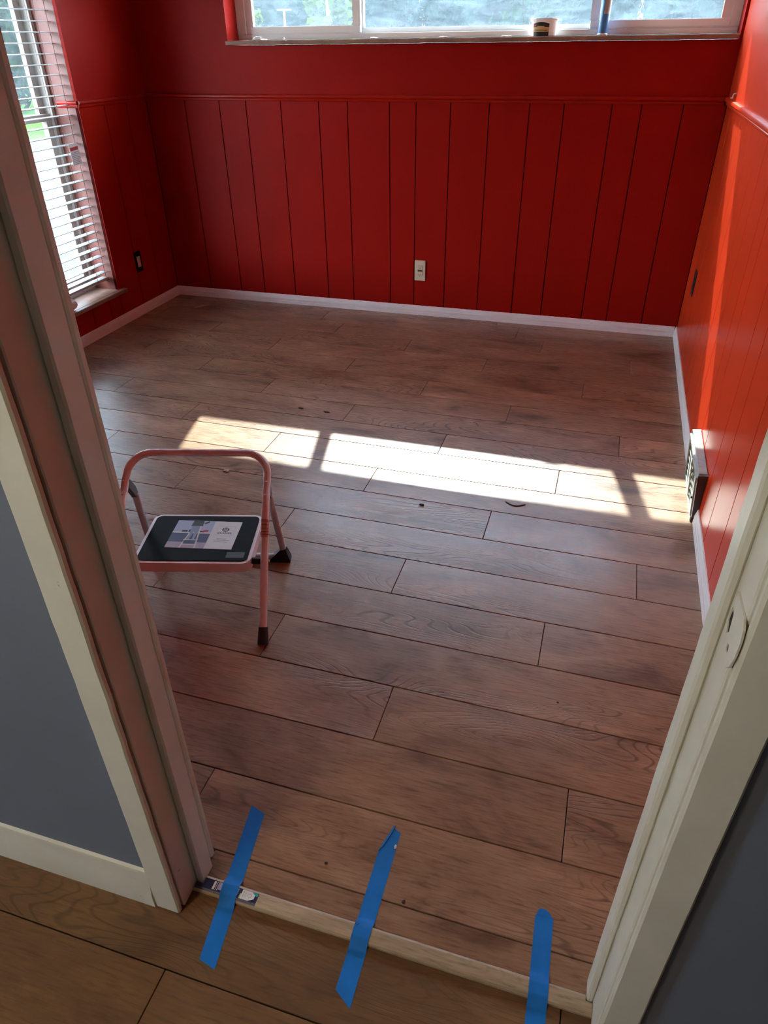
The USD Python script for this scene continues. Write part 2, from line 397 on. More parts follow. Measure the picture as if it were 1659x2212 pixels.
fh = thing('floor_hall', 'golden brown oak-look laminate floor of the hall', 'floor', kind='structure')
obj('underlay', bx(-3.2, 2.2, -1.75, YH + 0.055, -0.06, -0.0095), mat('underlay_hall', (0.03, 0.02, 0.015), 0.9), fh)
HY = 0.492
hrows = []
for k in range(-11, 1):
    ya, yb = HY + k * PW, HY + (k + 1) * PW
    yb = min(yb, YH + 0.055)
    hrows.append((k, (ya, yb)))
planks(fh, -3.2, 2.2, hrows, {0: .136, -1: -.62, -2: -.2}, HALL_WOOD, seed=9)

# ---------------------------------------------------------------- red room walls
def boards(wall, axis, at, face, a_edges, z0, z1, mat_, t=0.009, skip=None):
    """Vertical wainscot boards with a small V joint between them. axis 'x': boards run along x on the plane y=at (face -1: facing -y)."""
    for a, b in zip(a_edges[:-1], a_edges[1:]):
        g = 0.0027
        lo, hi = sorted((at, at - face * t))
        if axis == 'x':
            m = bx(a + g, b - g, lo, hi, z0, z1, c=0.0008)
        else:
            m = bx(lo, hi, a + g, b - g, z0, z1, c=0.0008)
        obj('board', m, mat_, wall)

WT = 0.16   # outer wall thickness beyond the lining
T = 0.009
GD = 0.0018   # depth of the board joints, whose shade is painted dark
# back wall with the window opening
wx0, wx1, wz0, wz1 = -2.342, 0.462, 1.515, 2.075
wb = thing('wall_back', 'glossy red end wall with grooved board wainscot below the wide window', 'wall', kind='structure')
obj('groove_backing', bx(XL - WT, XR + WT, YB + 0.006, YB + 0.02, 0, RAIL_T - 0.01), M['groove_shade'], wb)
obj('upper_panel', bx(XL, XR, YB, YB + 0.02, RAIL_B, wz0), M['red_flat'], wb)
obj('upper_panel', bx(XL, wx0, YB, YB + 0.02, wz0, CEIL), M['red_flat'], wb)
obj('upper_panel', bx(wx0, XR, YB, YB + 0.02, wz1, CEIL), M['red_flat'], wb)
obj('upper_panel', bx(wx1, XR, YB, YB + 0.02, wz0, wz1), M['red_flat'], wb)
boards(wb, 'x', YB, -1, [XL, -2.69, -2.449, -2.267, -2.034, -1.787, -1.605, -1.345, -1.184, -.981, -.759, -.535, -.348, -.096, .056, .265, XR], 0.0, RAIL_B + 0.01, M['red_flat'])
YO = YB + 0.235      # outer face of the back wall
obj('wall_core', cat_(bx(XL - WT, XR + WT, YB + 0.02, YO, -0.3, wz0), bx(XL - WT, wx0 - 0.004, YB + 0.02, YO, wz0, wz1 + 0.004), bx(wx1 + 0.004, XR + WT, YB + 0.02, YO, wz0, wz1 + 0.004),
                      bx(XL - WT, XR + WT, YB + 0.02, YO, wz1 + 0.004, CEIL + 0.1)), M['ext'], wb)
obj('reveal', cat_(bx(wx0 - 0.0038, wx0, YB + 0.0202, YO, wz0 + 0.0002, wz1), bx(wx1, wx1 + 0.0038, YB + 0.0202, YO, wz0 + 0.0002, wz1), bx(wx0, wx1, YB + 0.0202, YO, wz1, wz1 + 0.0038)), M['red_flat'], wb)

# left wall with the tall window opening
ly0, ly1, lz0, lz1 = 2.90, 3.836, 0.20, 2.06
wl = thing('wall_left', 'red left wall with grooved boards below the rail around the tall blind-covered window', 'wall', kind='structure')
obj('groove_backing', cat_(bx(XL - 0.02, XL - 0.005, YR, ly0 - 0.001, 0, RAIL_T - 0.01), bx(XL - 0.02, XL - 0.005, ly1 + 0.001, YB, 0, RAIL_T - 0.01), bx(XL - 0.02, XL - 0.005, ly0, ly1, 0, lz0)), M['groove_shade'], wl)
obj('upper_panel', bx(XL - 0.02, XL, YR, ly0, RAIL_B, CEIL), M['red_flat'], wl)
obj('upper_panel', bx(XL - 0.02, XL, ly1, YB, RAIL_B, CEIL), M['red_flat'], wl)
obj('upper_panel', bx(XL - 0.02, XL, ly0, ly1, lz1, CEIL), M['red_flat'], wl)
ed = [YR, .93, 1.13, 1.34, 1.5, 1.74, 1.9, 2.14, 2.3, 2.53, 2.7, ly0]
boards(wl, 'y', XL, 1, ed, 0, RAIL_B + 0.01, M['red'])
boards(wl, 'y', XL, 1, [ly1, 4.07, 4.29, YB], 0, RAIL_B + 0.01, M['red'])
boards(wl, 'y', XL, 1, [ly0, 3.13, 3.30, 3.55, 3.72, ly1], 0, lz0, M['red'])
XO = XL - 0.26
obj('wall_core', cat_(bx(XO, XL - 0.02, YH, YO, -0.3, lz0), bx(XO, XL - 0.02, YH, ly0 - 0.004, lz0, lz1 + 0.004), bx(XO, XL - 0.02, ly1 + 0.004, YO, lz0, lz1 + 0.004),
                      bx(XO, XL - 0.02, YH, YO, lz1 + 0.004, CEIL + 0.1)), M['ext'], wl)
obj('reveal', cat_(bx(XO, XL - 0.0202, ly1, ly1 + 0.0038, lz0 + 0.0002, lz1), bx(XO, XL - 0.0202, ly0 - 0.0038, ly0, lz0 + 0.0002, lz1), bx(XO, XL - 0.0202, ly0, ly1, lz1, lz1 + 0.0038)), M['reveal'], wl)
# right wall
wr = thing('wall_right', 'glossy red right wall with grooved boards catching a slanting strip of sun', 'wall', kind='structure')
obj('groove_backing', bx(XR + GD, XR + 0.02, YR, YB + 0.02, 0, RAIL_T - 0.01), M['groove_shade'], wr)
obj('upper_panel', bx(XR, XR + 0.02, YR, YB, RAIL_B, CEIL), M['red_sunlit'], wr)
boards(wr, 'y', XR, -1, [YR, .93, 1.13, 1.36, 1.58, 1.77, 1.976, 2.205, 2.37, 2.645, 2.79, 3.02, 3.22, 3.46, 3.62, 3.86, 4.02, 4.27, YB], 0, RAIL_B + 0.01, M['red_sunlit'])
obj('wall_core', bx(XR + 0.02, XR + WT, YH, YO, -0.3, CEIL + 0.1), M['ext'], wr)
# door wall
DX0, DX1, DZ = -0.667, 0.212, 2.05           # rough opening
wf = thing('wall_front', 'red inner face of the doorway wall beside the door frame', 'wall', kind='structure')
obj('panel', cat_(bx(XL, DX0, YR - 0.012, YR, 0, CEIL), bx(DX1, XR, YR - 0.012, YR, 0, CEIL), bx(DX0, DX1, YR - 0.012, YR, DZ, CEIL)), M['red_flat'], wf)
obj('wall_core', cat_(bx(XL - 0.3, DX0, YH + 0.012, YR - 0.012, -0.05, CEIL), bx(DX1, XR + WT, YH + 0.012, YR - 0.012, -0.05, CEIL), bx(DX0, DX1, YH + 0.012, YR - 0.012, DZ, CEIL)), M['ext'], wf)
wh = thing('wall_hall', 'blue-grey hall wall on both sides of the cream door casing', 'wall', kind='structure')
obj('panel', bx(-3.2, DX0, YH, YH + 0.012, 0, CEIL), M['hall_wall'], wh)
obj('panel', bx(DX1, 2.2, YH, YH + 0.012, 0, CEIL), M['hall_wall'], wh)
obj('panel', bx(DX0, DX1, YH, YH + 0.012, DZ, CEIL), M['hall_wall'], wh)
for nm, b in (('wall_hall_rear', (-3.2, 2.2, -1.80, -1.75)), ('wall_hall_right', (2.2, 2.25, -1.8, YH + 0.012))):
    obj(nm, bx(*b, 0, CEIL), M['hall_wall'], label=f'blue-grey painted hall wall, {nm.split("_")[-1]} side, behind the camera', cat='wall', kind='structure')
whl = thing('wall_hall_left', 'blue-grey painted hall end wall on the left with an added window, outside the picture', 'wall', kind='structure')
HW = (-1.30, -0.65, 1.05, 1.85)
obj('panel', cat_(bx(-3.25, -3.2, -1.8, HW[0], 0, CEIL), bx(-3.25, -3.2, HW[1], YH + 0.012, 0, CEIL), bx(-3.25, -3.2, HW[0], HW[1], 0, HW[2]), bx(-3.25, -3.2, HW[0], HW[1], HW[3], CEIL)), M['hall_wall'], whl)
w3 = thing('window_3', 'white framed unseen window added to light the hall from its left end, outside the picture', 'window', kind='structure')  # unseen window added to bring daylight into the hall
obj('frame', cat_(bx(-3.25, -3.2, HW[0], HW[1], HW[2], HW[2] + 0.04), bx(-3.25, -3.2, HW[0], HW[1], HW[3] - 0.04, HW[3]), bx(-3.25, -3.2, HW[0], HW[0] + 0.04, HW[2] + 0.04, HW[3] - 0.04), bx(-3.25, -3.2, HW[1] - 0.04, HW[1], HW[2] + 0.04, HW[3] - 0.04)), M['vinyl'], w3)
obj('pane', bx(-3.228, -3.224, HW[0] + 0.036, HW[1] - 0.036, HW[2] + 0.036, HW[3] - 0.036), M['glass2'], w3)
obj('ceiling', bx(XL - 0.3, XR + 0.2, YR - 0.06, YO, CEIL, CEIL + 0.05), M['ceiling'], label='white painted ceiling of the red room', cat='ceiling', kind='structure')
obj('ceiling_hall', bx(-3.25, 2.25, -1.8, YR - 0.06, CEIL, CEIL + 0.05), M['ceiling'], label='white painted ceiling of the hall', cat='ceiling', kind='structure')
# unseen roof overhang, added to keep sun off the left window
rf = thing('roof', 'added unseen roof with white soffit overhanging the outside of the two window walls', 'roof', kind='structure')
obj('soffit', cat_(bx(XO - 0.5, XR + 1.2, YO, YO + 0.36, 2.45, 2.47), bx(XO - 0.5, XO, -2, YO, 2.45, 2.47)), M['ext'], rf)
obj('shingle_deck', bx(XO - 0.55, 3.0, -2.6, YO + 0.40, 2.495, 2.56), mat('shingle', (0.09, 0.085, 0.08), 0.9), rf)

# ---------------------------------------------------------------- chair rails and baseboards
def rail_profile(h0, h1, d):
    """Outline in (depth from wall, z): a bead, a cove and a lip."""
    h = h1 - h0
    return [(0, h0), (0.35 * d, h0), (0.55 * d, h0 + 0.10 * h), (0.62 * d, h0 + 0.30 * h), (0.48 * d, h0 + 0.40 * h), (0.80 * d, h0 + 0.48 * h),
            (d, h0 + 0.60 * h), (d, h0 + 0.80 * h), (0.82 * d, h0 + 0.95 * h), (0.45 * d, h1), (0, h1)]
def run(kind, profile, a0, a1, at):
    """kind 'back': along x, sticking out to -y; 'left': along y, +x; 'right': along y, -x; 'hall': along x, sticking out to -y."""
    if kind in ('back', 'hall'):
        return prism([(at - d, z) for d, z in profile], 'x', a0, a1)
    if kind == 'left':
        return prism([(at + d, z) for d, z in profile], 'y', a0, a1)
    if kind == 'right':
        return prism([(at - d, z) for d, z in profile], 'y', a0, a1)
    if kind == 'front':
        return prism([(at + d, z) for d, z in profile], 'x', a0, a1)
rp = rail_profile(RAIL_B, RAIL_T, 0.018)
obj('trim_1', run('back', rp, XL + 0.018, XR - 0.018, YB), M['red'], smooth=40, label='red chair rail moulding along the end wall under the window', cat='chair rail', kind='structure')
t2 = thing('trim_2', 'red chair rail moulding on the left wall, turning into the window recess', 'chair rail', kind='structure')
obj('rail', run('left', rp, ly1 - 0.004, YB, XL), M['red'], t2, smooth=40)
obj('rail', run('left', rp, YR, ly0, XL), M['red'], t2, smooth=40)
rp2 = rail_profile(RAIL_B, RAIL_T, 0.014)
obj('rail_return', run('hall', rp2, XL - 0.13, XL + 0.002, ly1), M['red'], t2, smooth=40)
obj('trim_3', run('right', rp, YR, YB, XR), M['red_sunlit'], smooth=40, label='red chair rail moulding on the sunlit right wall', cat='chair rail', kind='structure')

def base_profile(h, d):
    return [(0, 0), (d, 0), (d, 0.30 * h), (0.88 * d, 0.33 * h), (0.88 * d, 0.38 * h), (d, 0.42 * h), (d, 0.58 * h), (0.84 * d, 0.62 * h), (0.80 * d, 0.72 * h), (0.62 * d, 0.80 * h), (0.55 * d, 0.93 * h), (0.35 * d, h), (0, h)]
bp = base_profile(0.062, 0.012)
bb = thing('baseboard_back', 'low white ridged baseboard along the end wall', 'baseboard', kind='structure')
obj('board', run('back', bp, XL + 0.012, -1.7035, YB), M['white_wood'], bb, smooth=35)
obj('board', run('back', bp, -1.7025, XR - 0.012, YB), M['white_wood'], bb, smooth=35)
obj('baseboard_left', run('left', bp, YR, YB, XL), M['white_wood'], smooth=35, label='low white ridged baseboard along the left wall', cat='baseboard', kind='structure')
br = thing('baseboard_right', 'low white ridged baseboard along the right wall, broken by the floor vent', 'baseboard', kind='structure')
obj('board', run('right', bp, YR, 2.418, XR), M['white_wood'], br, smooth=35)
obj('board', run('right', bp, 2.845, YB, XR), M['white_wood'], br, smooth=35)
hb = [(0, 0), (0.016, 0), (0.016, 0.012), (0.0155, 0.045), (0.011, 0.070), (0.0085, 0.090), (0.0085, 0.108), (0.006, 0.115), (0, 0.118)]
obj('baseboard_hall', run('hall', hb, -3.2, -0.7055, YH), M['cream'], smooth=35, label='cream hall baseboard with concave face left of the door casing', cat='baseboard', kind='structure')
obj('baseboard_hall_right', run('hall', hb, 0.2505, 2.2, YH), M['cream'], smooth=35, label='cream hall baseboard right of the door casing', cat='baseboard', kind='structure')

# ---------------------------------------------------------------- door frame
df = thing('door_1', 'worn cream door frame without a door, seen from the hall', 'door frame', kind='structure')
JL, JR, DH = -0.647, 0.1915, 2.032
def wob(m, amp=0.0006, seed=1):
    """Uneven old paint: subdivides long faces and nudges the vertices."""
    v, f = trimesh.remesh.subdivide_to_size(m.vertices, m.faces, 0.06)
    n = np.stack([meshkit.noise(v * 23.0, seed + k) - 0.5 for k in range(3)], 1)
    return trimesh.Trimesh(v + n * 2 * amp, f, process=False)
obj('jamb', wob(bx(JL - 0.018, JL, YH + 0.004, YR + 0.001, 0, DH, c=0.002)), M['cream'], df)
obj('jamb', wob(bx(JR, JR + 0.018, YH + 0.004, YR + 0.001, 0, DH, c=0.002), seed=4), M['cream'], df)
obj('head_jamb', bx(JL - 0.018, JR + 0.018, YH + 0.004, YR + 0.001, DH, DH + 0.018, c=0.002), M['cream'], df)
obj('stop', wob(bx(JL, -0.631, 0.664, 0.708, 0, DH - 0.01, c=0.003), seed=7), M['cream'], df)
obj('stop', wob(bx(0.1795, JR, 0.671, 0.712, 0, DH - 0.01, c=0.003), seed=9), M['cream'], df)
obj('stop', bx(JL, JR, 0.664, 0.708, DH - 0.012, DH, c=0.003), M['cream'], df)
cz = 2.095
for (a, b, yy0, yy1, sd_) in ((-0.705, -0.6475, YH - 0.014, YH, 11), (0.1935, 0.250, YH - 0.014, YH, 13)):
    obj('casing', wob(bx(a, b, yy0, yy1, 0.0, cz, c=0.0035), seed=sd_), M['cream'], df)
obj('casing', bx(-0.705, 0.250, YH - 0.014, YH, DH + 0.006, cz, c=0.0035), M['cream'], df)
for (a, b, sd_) in ((-0.705, -0.641, 15), (0.187, 0.250, 17)):
    obj('inner_casing', wob(bx(a, b, YR, YR + 0.014, 0, cz, c=0.003), seed=sd_), M['cream'], df)
obj('inner_casing', bx(-0.705, 0.250, YR, YR + 0.014, DH + 0.006, cz, c=0.003), M['cream'], df)
# painted-over strike plate with its latch hole on the right jamb
sp = Polygon([(0.662, 1.030), (0.612, 1.034), (0.601, 1.026), (0.597, 1.012), (0.598, 0.990), (0.604, 0.972), (0.615, 0.960), (0.630, 0.953), (0.662, 0.953)])
sp = sp.buffer(-0.003).buffer(0.003)
def on_jamb(poly, x0, x1):
    """Outline (y,z) extruded along x."""
    return prism(poly, 'x', x0, x1)
plate = man(on_jamb(sp, JR - 0.0022, JR)) - man(on_jamb(Polygon([(0.659, 1.010), (0.648, 1.008), (0.643, 0.986), (0.650, 0.979), (0.660, 0.990)]), JR - 0.01, JR + 0.01)) - man(cyl((JR - 0.01, 0.630, 0.975), (JR + 0.01, 0.630, 0.975), 0.0052, 14))
sk = obj('strike_plate', tri(plate), M['cream'], df, label='paint-covered strike plate with a latch hole')
obj('hole', on_jamb(Polygon([(0.6592, 1.0102), (0.6478, 1.0082), (0.6428, 0.9858), (0.650, 0.9788), (0.6602, 0.990)]), JR - 0.0008, JR - 0.0003), M['crack'], sk)
obj('hole', cyl((JR - 0.0008, 0.630, 0.975), (JR - 0.0003, 0.630, 0.975), 0.0056, 14), M['crack'], sk)

# ---------------------------------------------------------------- wide window in the end wall
w1 = thing('window_1', 'wide white vinyl sliding window high in the end wall', 'window', kind='structure')
FY0, FY1 = 4.655, 4.735
fz0, fz1 = 1.540, 2.073
def frame(x0, x1, z0, z1, y0, y1, l, r, b, t, c=0.003):
    m = bx(x0, x1, y0, y1, z0, z0 + b, c), bx(x0, x1, y0, y1, z1 - t, z1, c), bx(x0, x0 + l, y0, y1, z0 + b, z1 - t, 0), bx(x1 - r, x1, y0, y1, z0 + b, z1 - t, 0)
    return cat_(*m)
obj('frame', frame(wx0 + 0.001, wx1 - 0.001, fz0, fz1, FY0, FY1, 0.055, 0.045, 0.028, 0.022), M['vinyl'], w1)
# left and right vents slide in the inner track, the middle light is fixed in the outer one
def sash(x0, x1, z0, z1, y0, y1, s, b, nm='sash', t=0.040):
    p = part(nm, w1)
    obj('sash_frame', frame(x0, x1, z0, z1, y0, y1, s, s, b, t), M['vinyl'], p)
    obj('pane', bx(x0 + s - 0.004, x1 - s + 0.004, (y0 + y1) / 2 - 0.002, (y0 + y1) / 2 + 0.002, z0 + b - 0.004, z1 - t + 0.004), M['glass'], p)
sash(-2.283, -1.561, 1.5685, 2.036, 4.660, 4.690, 0.046, 0.038)
sash(-1.6, -0.205, 1.5685, 2.050, 4.695, 4.725, 0.048, 0.024, 'fixed_sash', 0.020)
sash(-0.276, 0.4165, 1.5685, 2.036, 4.660, 4.690, 0.046, 0.038)
obj('track_lip', bx(wx0 + 0.05, wx1 - 0.045, 4.652, 4.657, 1.5675, 1.5705), M['vinyl'], w1)
obj('trim_4', cat_(bx(wx0 - 0.001, 0.458, 4.480, 4.66, 1.517, 1.5375, 0.003)), M['stone'], smooth=None, label='grey-brown stone sill under the wide window, dusted with crumbs', cat='window sill', kind='structure')

# ---------------------------------------------------------------- tall window in the left wall
w2 = thing('window_2', 'tall white double-hung window in the left wall', 'window', kind='structure')
def framey(y0, y1, z0, z1, x0, x1, l, r, b, t, c=0.002):
    m = bx(x0, x1, y0, y1, z0, z0 + b, c), bx(x0, x1, y0, y1, z1 - t, z1, c), bx(x0, x1, y0, y0 + l, z0 + b, z1 - t, 0), bx(x0, x1, y1 - r, y1, z0 + b, z1 - t, 0)
    return cat_(*m)
obj('frame', framey(ly0 + 0.002, ly1 - 0.002, 0.222, lz1 - 0.002, XO + 0.01, -3.128, 0.022, 0.022, 0.03, 0.03), M['vinyl_shaded'], w2)
up_ = part('sash', w2)
obj('sash_frame', framey(ly0 + 0.024, ly1 - 0.024, 1.17, lz1 - 0.032, -3.205, -3.178, 0.045, 0.045, 0.035, 0.04), M['vinyl_shaded'], up_)
obj('pane', bx(-3.194, -3.190, ly0 + 0.065, ly1 - 0.065, 1.20, lz1 - 0.068), M['glass2'], up_)
lo_ = part('sash', w2)
obj('sash_frame', framey(ly0 + 0.024, ly1 - 0.024, 0.252, 1.205, -3.172, -3.145, 0.045, 0.045, 0.06, 0.036), M['vinyl_shaded'], lo_)
obj('pane', bx(-3.161, -3.157, ly0 + 0.065, ly1 - 0.065, 0.308, 1.173), M['glass2'], lo_)
obj('trim_5', cat_(bx(-3.135, XL + 0.032, ly0 - 0.05, ly1 + 0.052, 0.198, 0.220, 0.003)) if False else cat_(bx(-3.135, XL + 0.001, ly0 + 0.001, ly1 - 0.001, 0.200, 0.2205, 0), bx(XL + 0.001, XL + 0.034, ly0 - 0.05, ly1 + 0.052, 0.198, 0.2205, 0.003)),
    M['stone'], label='grey-brown stone sill under the tall left window', cat='window sill', kind='structure')

bl = thing('window_blind', 'white wide-slat window blind hanging open in the left window recess', 'blind', (0, 0, 0))
SX, SW = -3.035, 0.050
k = 0
z = 0.335
obj('bottom_rail', bx(SX - SW / 2, SX + SW / 2, ly0 + 0.012, 3.824, 0.285, 0.302, 0.003), M['slat'], bl)
while z < lz1 - 0.07:
    # slightly crowned slat
    xs = np.linspace(-SW / 2, SW / 2, 5)
    top = [(SX + x, z + 0.0022 * (1 - (2 * x / SW) ** 2)) for x in xs]
    bot = [(SX + x, z - 0.0028 + 0.0022 * (1 - (2 * x / SW) ** 2)) for x in xs[::-1]]
    obj('slat', prism(top + bot, 'y', ly0 + 0.012, 3.824 - (0.010 if RAIL_B - 0.02 < z < RAIL_T + 0.02 else 0)), M['slat'], bl)
    z += 0.0481
obj('head_rail', bx(SX - 0.03, SX + 0.03, ly0 + 0.006, ly1 - 0.004, lz1 - 0.056, lz1 - 0.002, 0.003), M['slat'], bl)
for yy_ in (3.10, 3.715):
    obj('ladder_cord', cat_(bx(SX + SW / 2 + 0.0005, SX + SW / 2 + 0.0022, yy_ - 0.001, yy_ + 0.001, 0.29, lz1 - 0.05), bx(SX - SW / 2 - 0.0022, SX - SW / 2 - 0.0005, yy_ - 0.001, yy_ + 0.001, 0.29, lz1 - 0.05)), M['cord'], bl)
obj('lift_cord', tube([(SX + 0.031, 3.792, lz1 - 0.06), (SX + 0.031, 3.792, 1.25), (SX + 0.032, 3.786, 1.10), (SX + 0.031, 3.790, 0.9), (SX + 0.031, 3.793, 0.31)], 0.0016, 6), M['cord'], bl)
tg = obj('warning_tag', mesh_at(bx(-0.0008, 0.0008, -0.040, 0.040, -0.055, 0.055, 0), (-3.0, 3.765, 1.008), rx=0.06), M['white_plastic'], bl, label='white hang tag with a red band')
obj('red_band', mesh_at(bx(0.0009, 0.0013, -0.034, 0.034, 0.020, 0.037, 0), (-3.0, 3.765, 1.008), rx=0.06), M['red_print'], tg)
lines = [bx(0.0009, 0.0012, -0.033, 0.033 - (0.012 if i % 3 == 2 else 0), 0.009 - i * 0.0085, 0.0115 - i * 0.0085) for i in range(8)]
obj('small_print', mesh_at(cat_(*lines), (-3.0, 3.765, 1.008), rx=0.06), M['ink_grey'], tg)

# crumpled tissue on the left sill
ts = trimesh.creation.icosphere(3, 0.030)
nv = np.array(ts.vertices); nn = meshkit.fbm(nv * 60.0) if hasattr(meshkit, 'fbm') else meshkit.noise(nv * 60)
nv = nv * (0.6 + 0.85 * nn[:, None]) * [0.9, 1.5, 1.0]
nv[:, 2] -= nv[:, 2].min()
obj('tissue', trimesh.Trimesh(nv + [-2.972, 3.385, 0.2206], ts.faces, process=False), M['tissue'], label='crumpled white tissue on the sill of the tall left window', cat='tissue')

# ---------------------------------------------------------------- sockets
def outlet(name, loc, facing, label, plate, face, black=False):
    """Local frame: x across, z up, face towards -y."""
    o = thing(name, label, 'outlet', loc, facing)
    obj('cover_plate', bx(-0.036, 0.036, -0.006, 0, -0.064, 0.064, 0.002), plate, o)
    f = obj('socket_face', bx(-0.0165, 0.0165, -0.0085, -0.005, -0.0335, 0.0335, 0.001), face, o)
    sl = []
    for s in (1, -1):
        sl += [bx(-0.0075, -0.0055, -0.0088, -0.008, s * 0.0235 - 0.004, s * 0.0235 + 0.004), bx(0.0050, 0.0070, -0.0088, -0.008, s * 0.0235 - 0.0035, s * 0.0235 + 0.0035),
               cyl((0, -0.0088, s * 0.0235 - 0.0095), (0, -0.008, s * 0.0235 - 0.0095), 0.0026, 12)]
    obj('contact_slots', cat_(*sl), M['slot'], f, kind='stuff')
    if not black:
        b = obj('test_button', bx(-0.0145, 0.0145, -0.0094, -0.008, -0.0055, 0.0055, 0.0005), M['slot'], f)
    for s in (1, -1):
        obj('screw', cyl((0, -0.0068, s * 0.049), (0, -0.0055, s * 0.049), 0.0028, 12), plate, o)
    return o
outlet('wall_outlet', (-1.143, YB, 0.290), 0, 'ivory outlet with dark test buttons on the end wall boards', M['ivory'], M['ivory2'])
outlet('wall_outlet', (XL, 4.098, 0.332), PI / 2, 'black outlet plate with a white socket on the left wall', M['black'], M['white_plastic'], True)
outlet('wall_outlet', (XR, 4.147, 0.425), -PI / 2, 'all-black outlet on the right wall near the corner', M['black'], M['black'], True)
# small white hook at the end of the right-hand rail
hk = thing('wall_hook', 'tiny white hook on the right wall just above the chair rail corner', 'hook', (XR, 4.235, 1.275))
obj('hook', tube(fillet([(0.002, 0, 0.022), (-0.012, 0, 0.022), (-0.012, 0, 0.002), (-0.022, 0, 0.006)], [0.004, 0.004], 6), 0.0028, 8), M['white_plastic'], hk)

# ---------------------------------------------------------------- floor vent against the right wall
vt = thing('floor_vent', 'old grey and brown metal register vent against the right wall baseboard', 'vent', (XR, 2.43, 0))
VL = 0.372
sec = [(-0.013, 0.002), (-0.031, 0.186), (-0.031, 0.196), (-0.001, 0.200), (-0.001, 0.002)]
obj('housing', prism(sec, 'y', 0.004, VL), M['vent_grey'], vt)
endp = [(-0.017, 0.001), (-0.034, 0.188), (-0.033, 0.199), (0.0, 0.203), (0.0, 0.03), (-0.006, 0.001)]
obj('end_cap', prism(endp, 'y', -0.006, 0.004), M['vent_brown'], vt, label='dark brown near end cap')
obj('end_cap', prism(endp, 'y', VL, VL + 0.008), M['vent_grey'], vt)
def on_front(y0, y1, s0, s1, t0, t1):
    """A slab on the sloping front: s is the share of its height, t the distance out of it."""
    a, b = np.array([-0.013, 0.002]), np.array([-0.031, 0.186])
    d = b - a; nrm = np.array([-d[1], d[0]]) / np.linalg.norm(d)
    if nrm[0] > 0:
        nrm = -nrm
    q = [a + d * s0 + nrm * t0, a + d * s1 + nrm * t0, a + d * s1 + nrm * t1, a + d * s0 + nrm * t1]
    return prism([tuple(p) for p in q], 'y', y0, y1)
obj('face_frame', cat_(on_front(0.004, VL, 0.0, 0.07, 0, 0.008), on_front(0.004, VL, 0.92, 1.0, 0, 0.008), on_front(0.02, 0.045, 0.07, 0.92, 0, 0.008), on_front(VL - 0.02, VL, 0.07, 0.92, 0, 0.008)), M['vent_grey'], vt)
obj('grille_back', on_front(0.045, VL - 0.02, 0.07, 0.92, 0.0005, 0.0015), M['vent_olive'], vt)
for i in range(5):
    s = 0.16 + i * 0.165
    obj('louvre', on_front(0.046, VL - 0.021, s, s + 0.055, 0.001, 0.0055), M['vent_olive'], vt)
dv = on_front(0.17, 0.182, 0.05, 0.93, 0.005, 0.009)
obj('damper_bar', dv, M['vent_grey'], vt)
obj('damper_knob', cyl((-0.034, 0.032, 0.085), (-0.024, 0.032, 0.085), 0.004, 12), M['black'], vt)
obj('top_lip', bx(-0.033, -0.001, 0.004, VL, 0.199, 0.205, 0.002), M['vent_grey'], vt)

# ---------------------------------------------------------------- step stool
ST = 0.266
st = thing('step_stool', 'folding white one-step stool with a black tread and a paper label', 'step stool', (-1.0404, 1.3193, 0), ST)
A_, T_, H_, YK, ZK = 0.225, 0.393, 0.444, 0.240, 0.329
R1 = 0.0118
def front_leg(s):
    return [(s * A_, 0.004, 0.012), (s * A_, YK, ZK), (s * (A_ + 0.0), T_, H_)]
path = fillet([(-A_, 0.004, 0.012), (-A_, YK, ZK), (-A_ * 0.985, T_, H_), (A_ * 0.985, T_, H_), (A_, YK, ZK), (A_, 0.004, 0.012)], [0.12, 0.075, 0.075, 0.12], 12)
obj('front_frame', tube(path, R1, 18), M['steel_white'], st, smooth=True)
AR = 0.207
YH_, ZH_ = 0.345, 0.316
rp_ = fillet([(-AR - 0.010, YH_, ZH_), (-AR - 0.026, 0.412, 0.018), (AR + 0.026, 0.412, 0.018), (AR + 0.010, YH_, ZH_)], [0.035, 0.035], 10)
obj('rear_frame', tube(rp_, 0.0112, 16), M['steel_grey'], st, smooth=True)
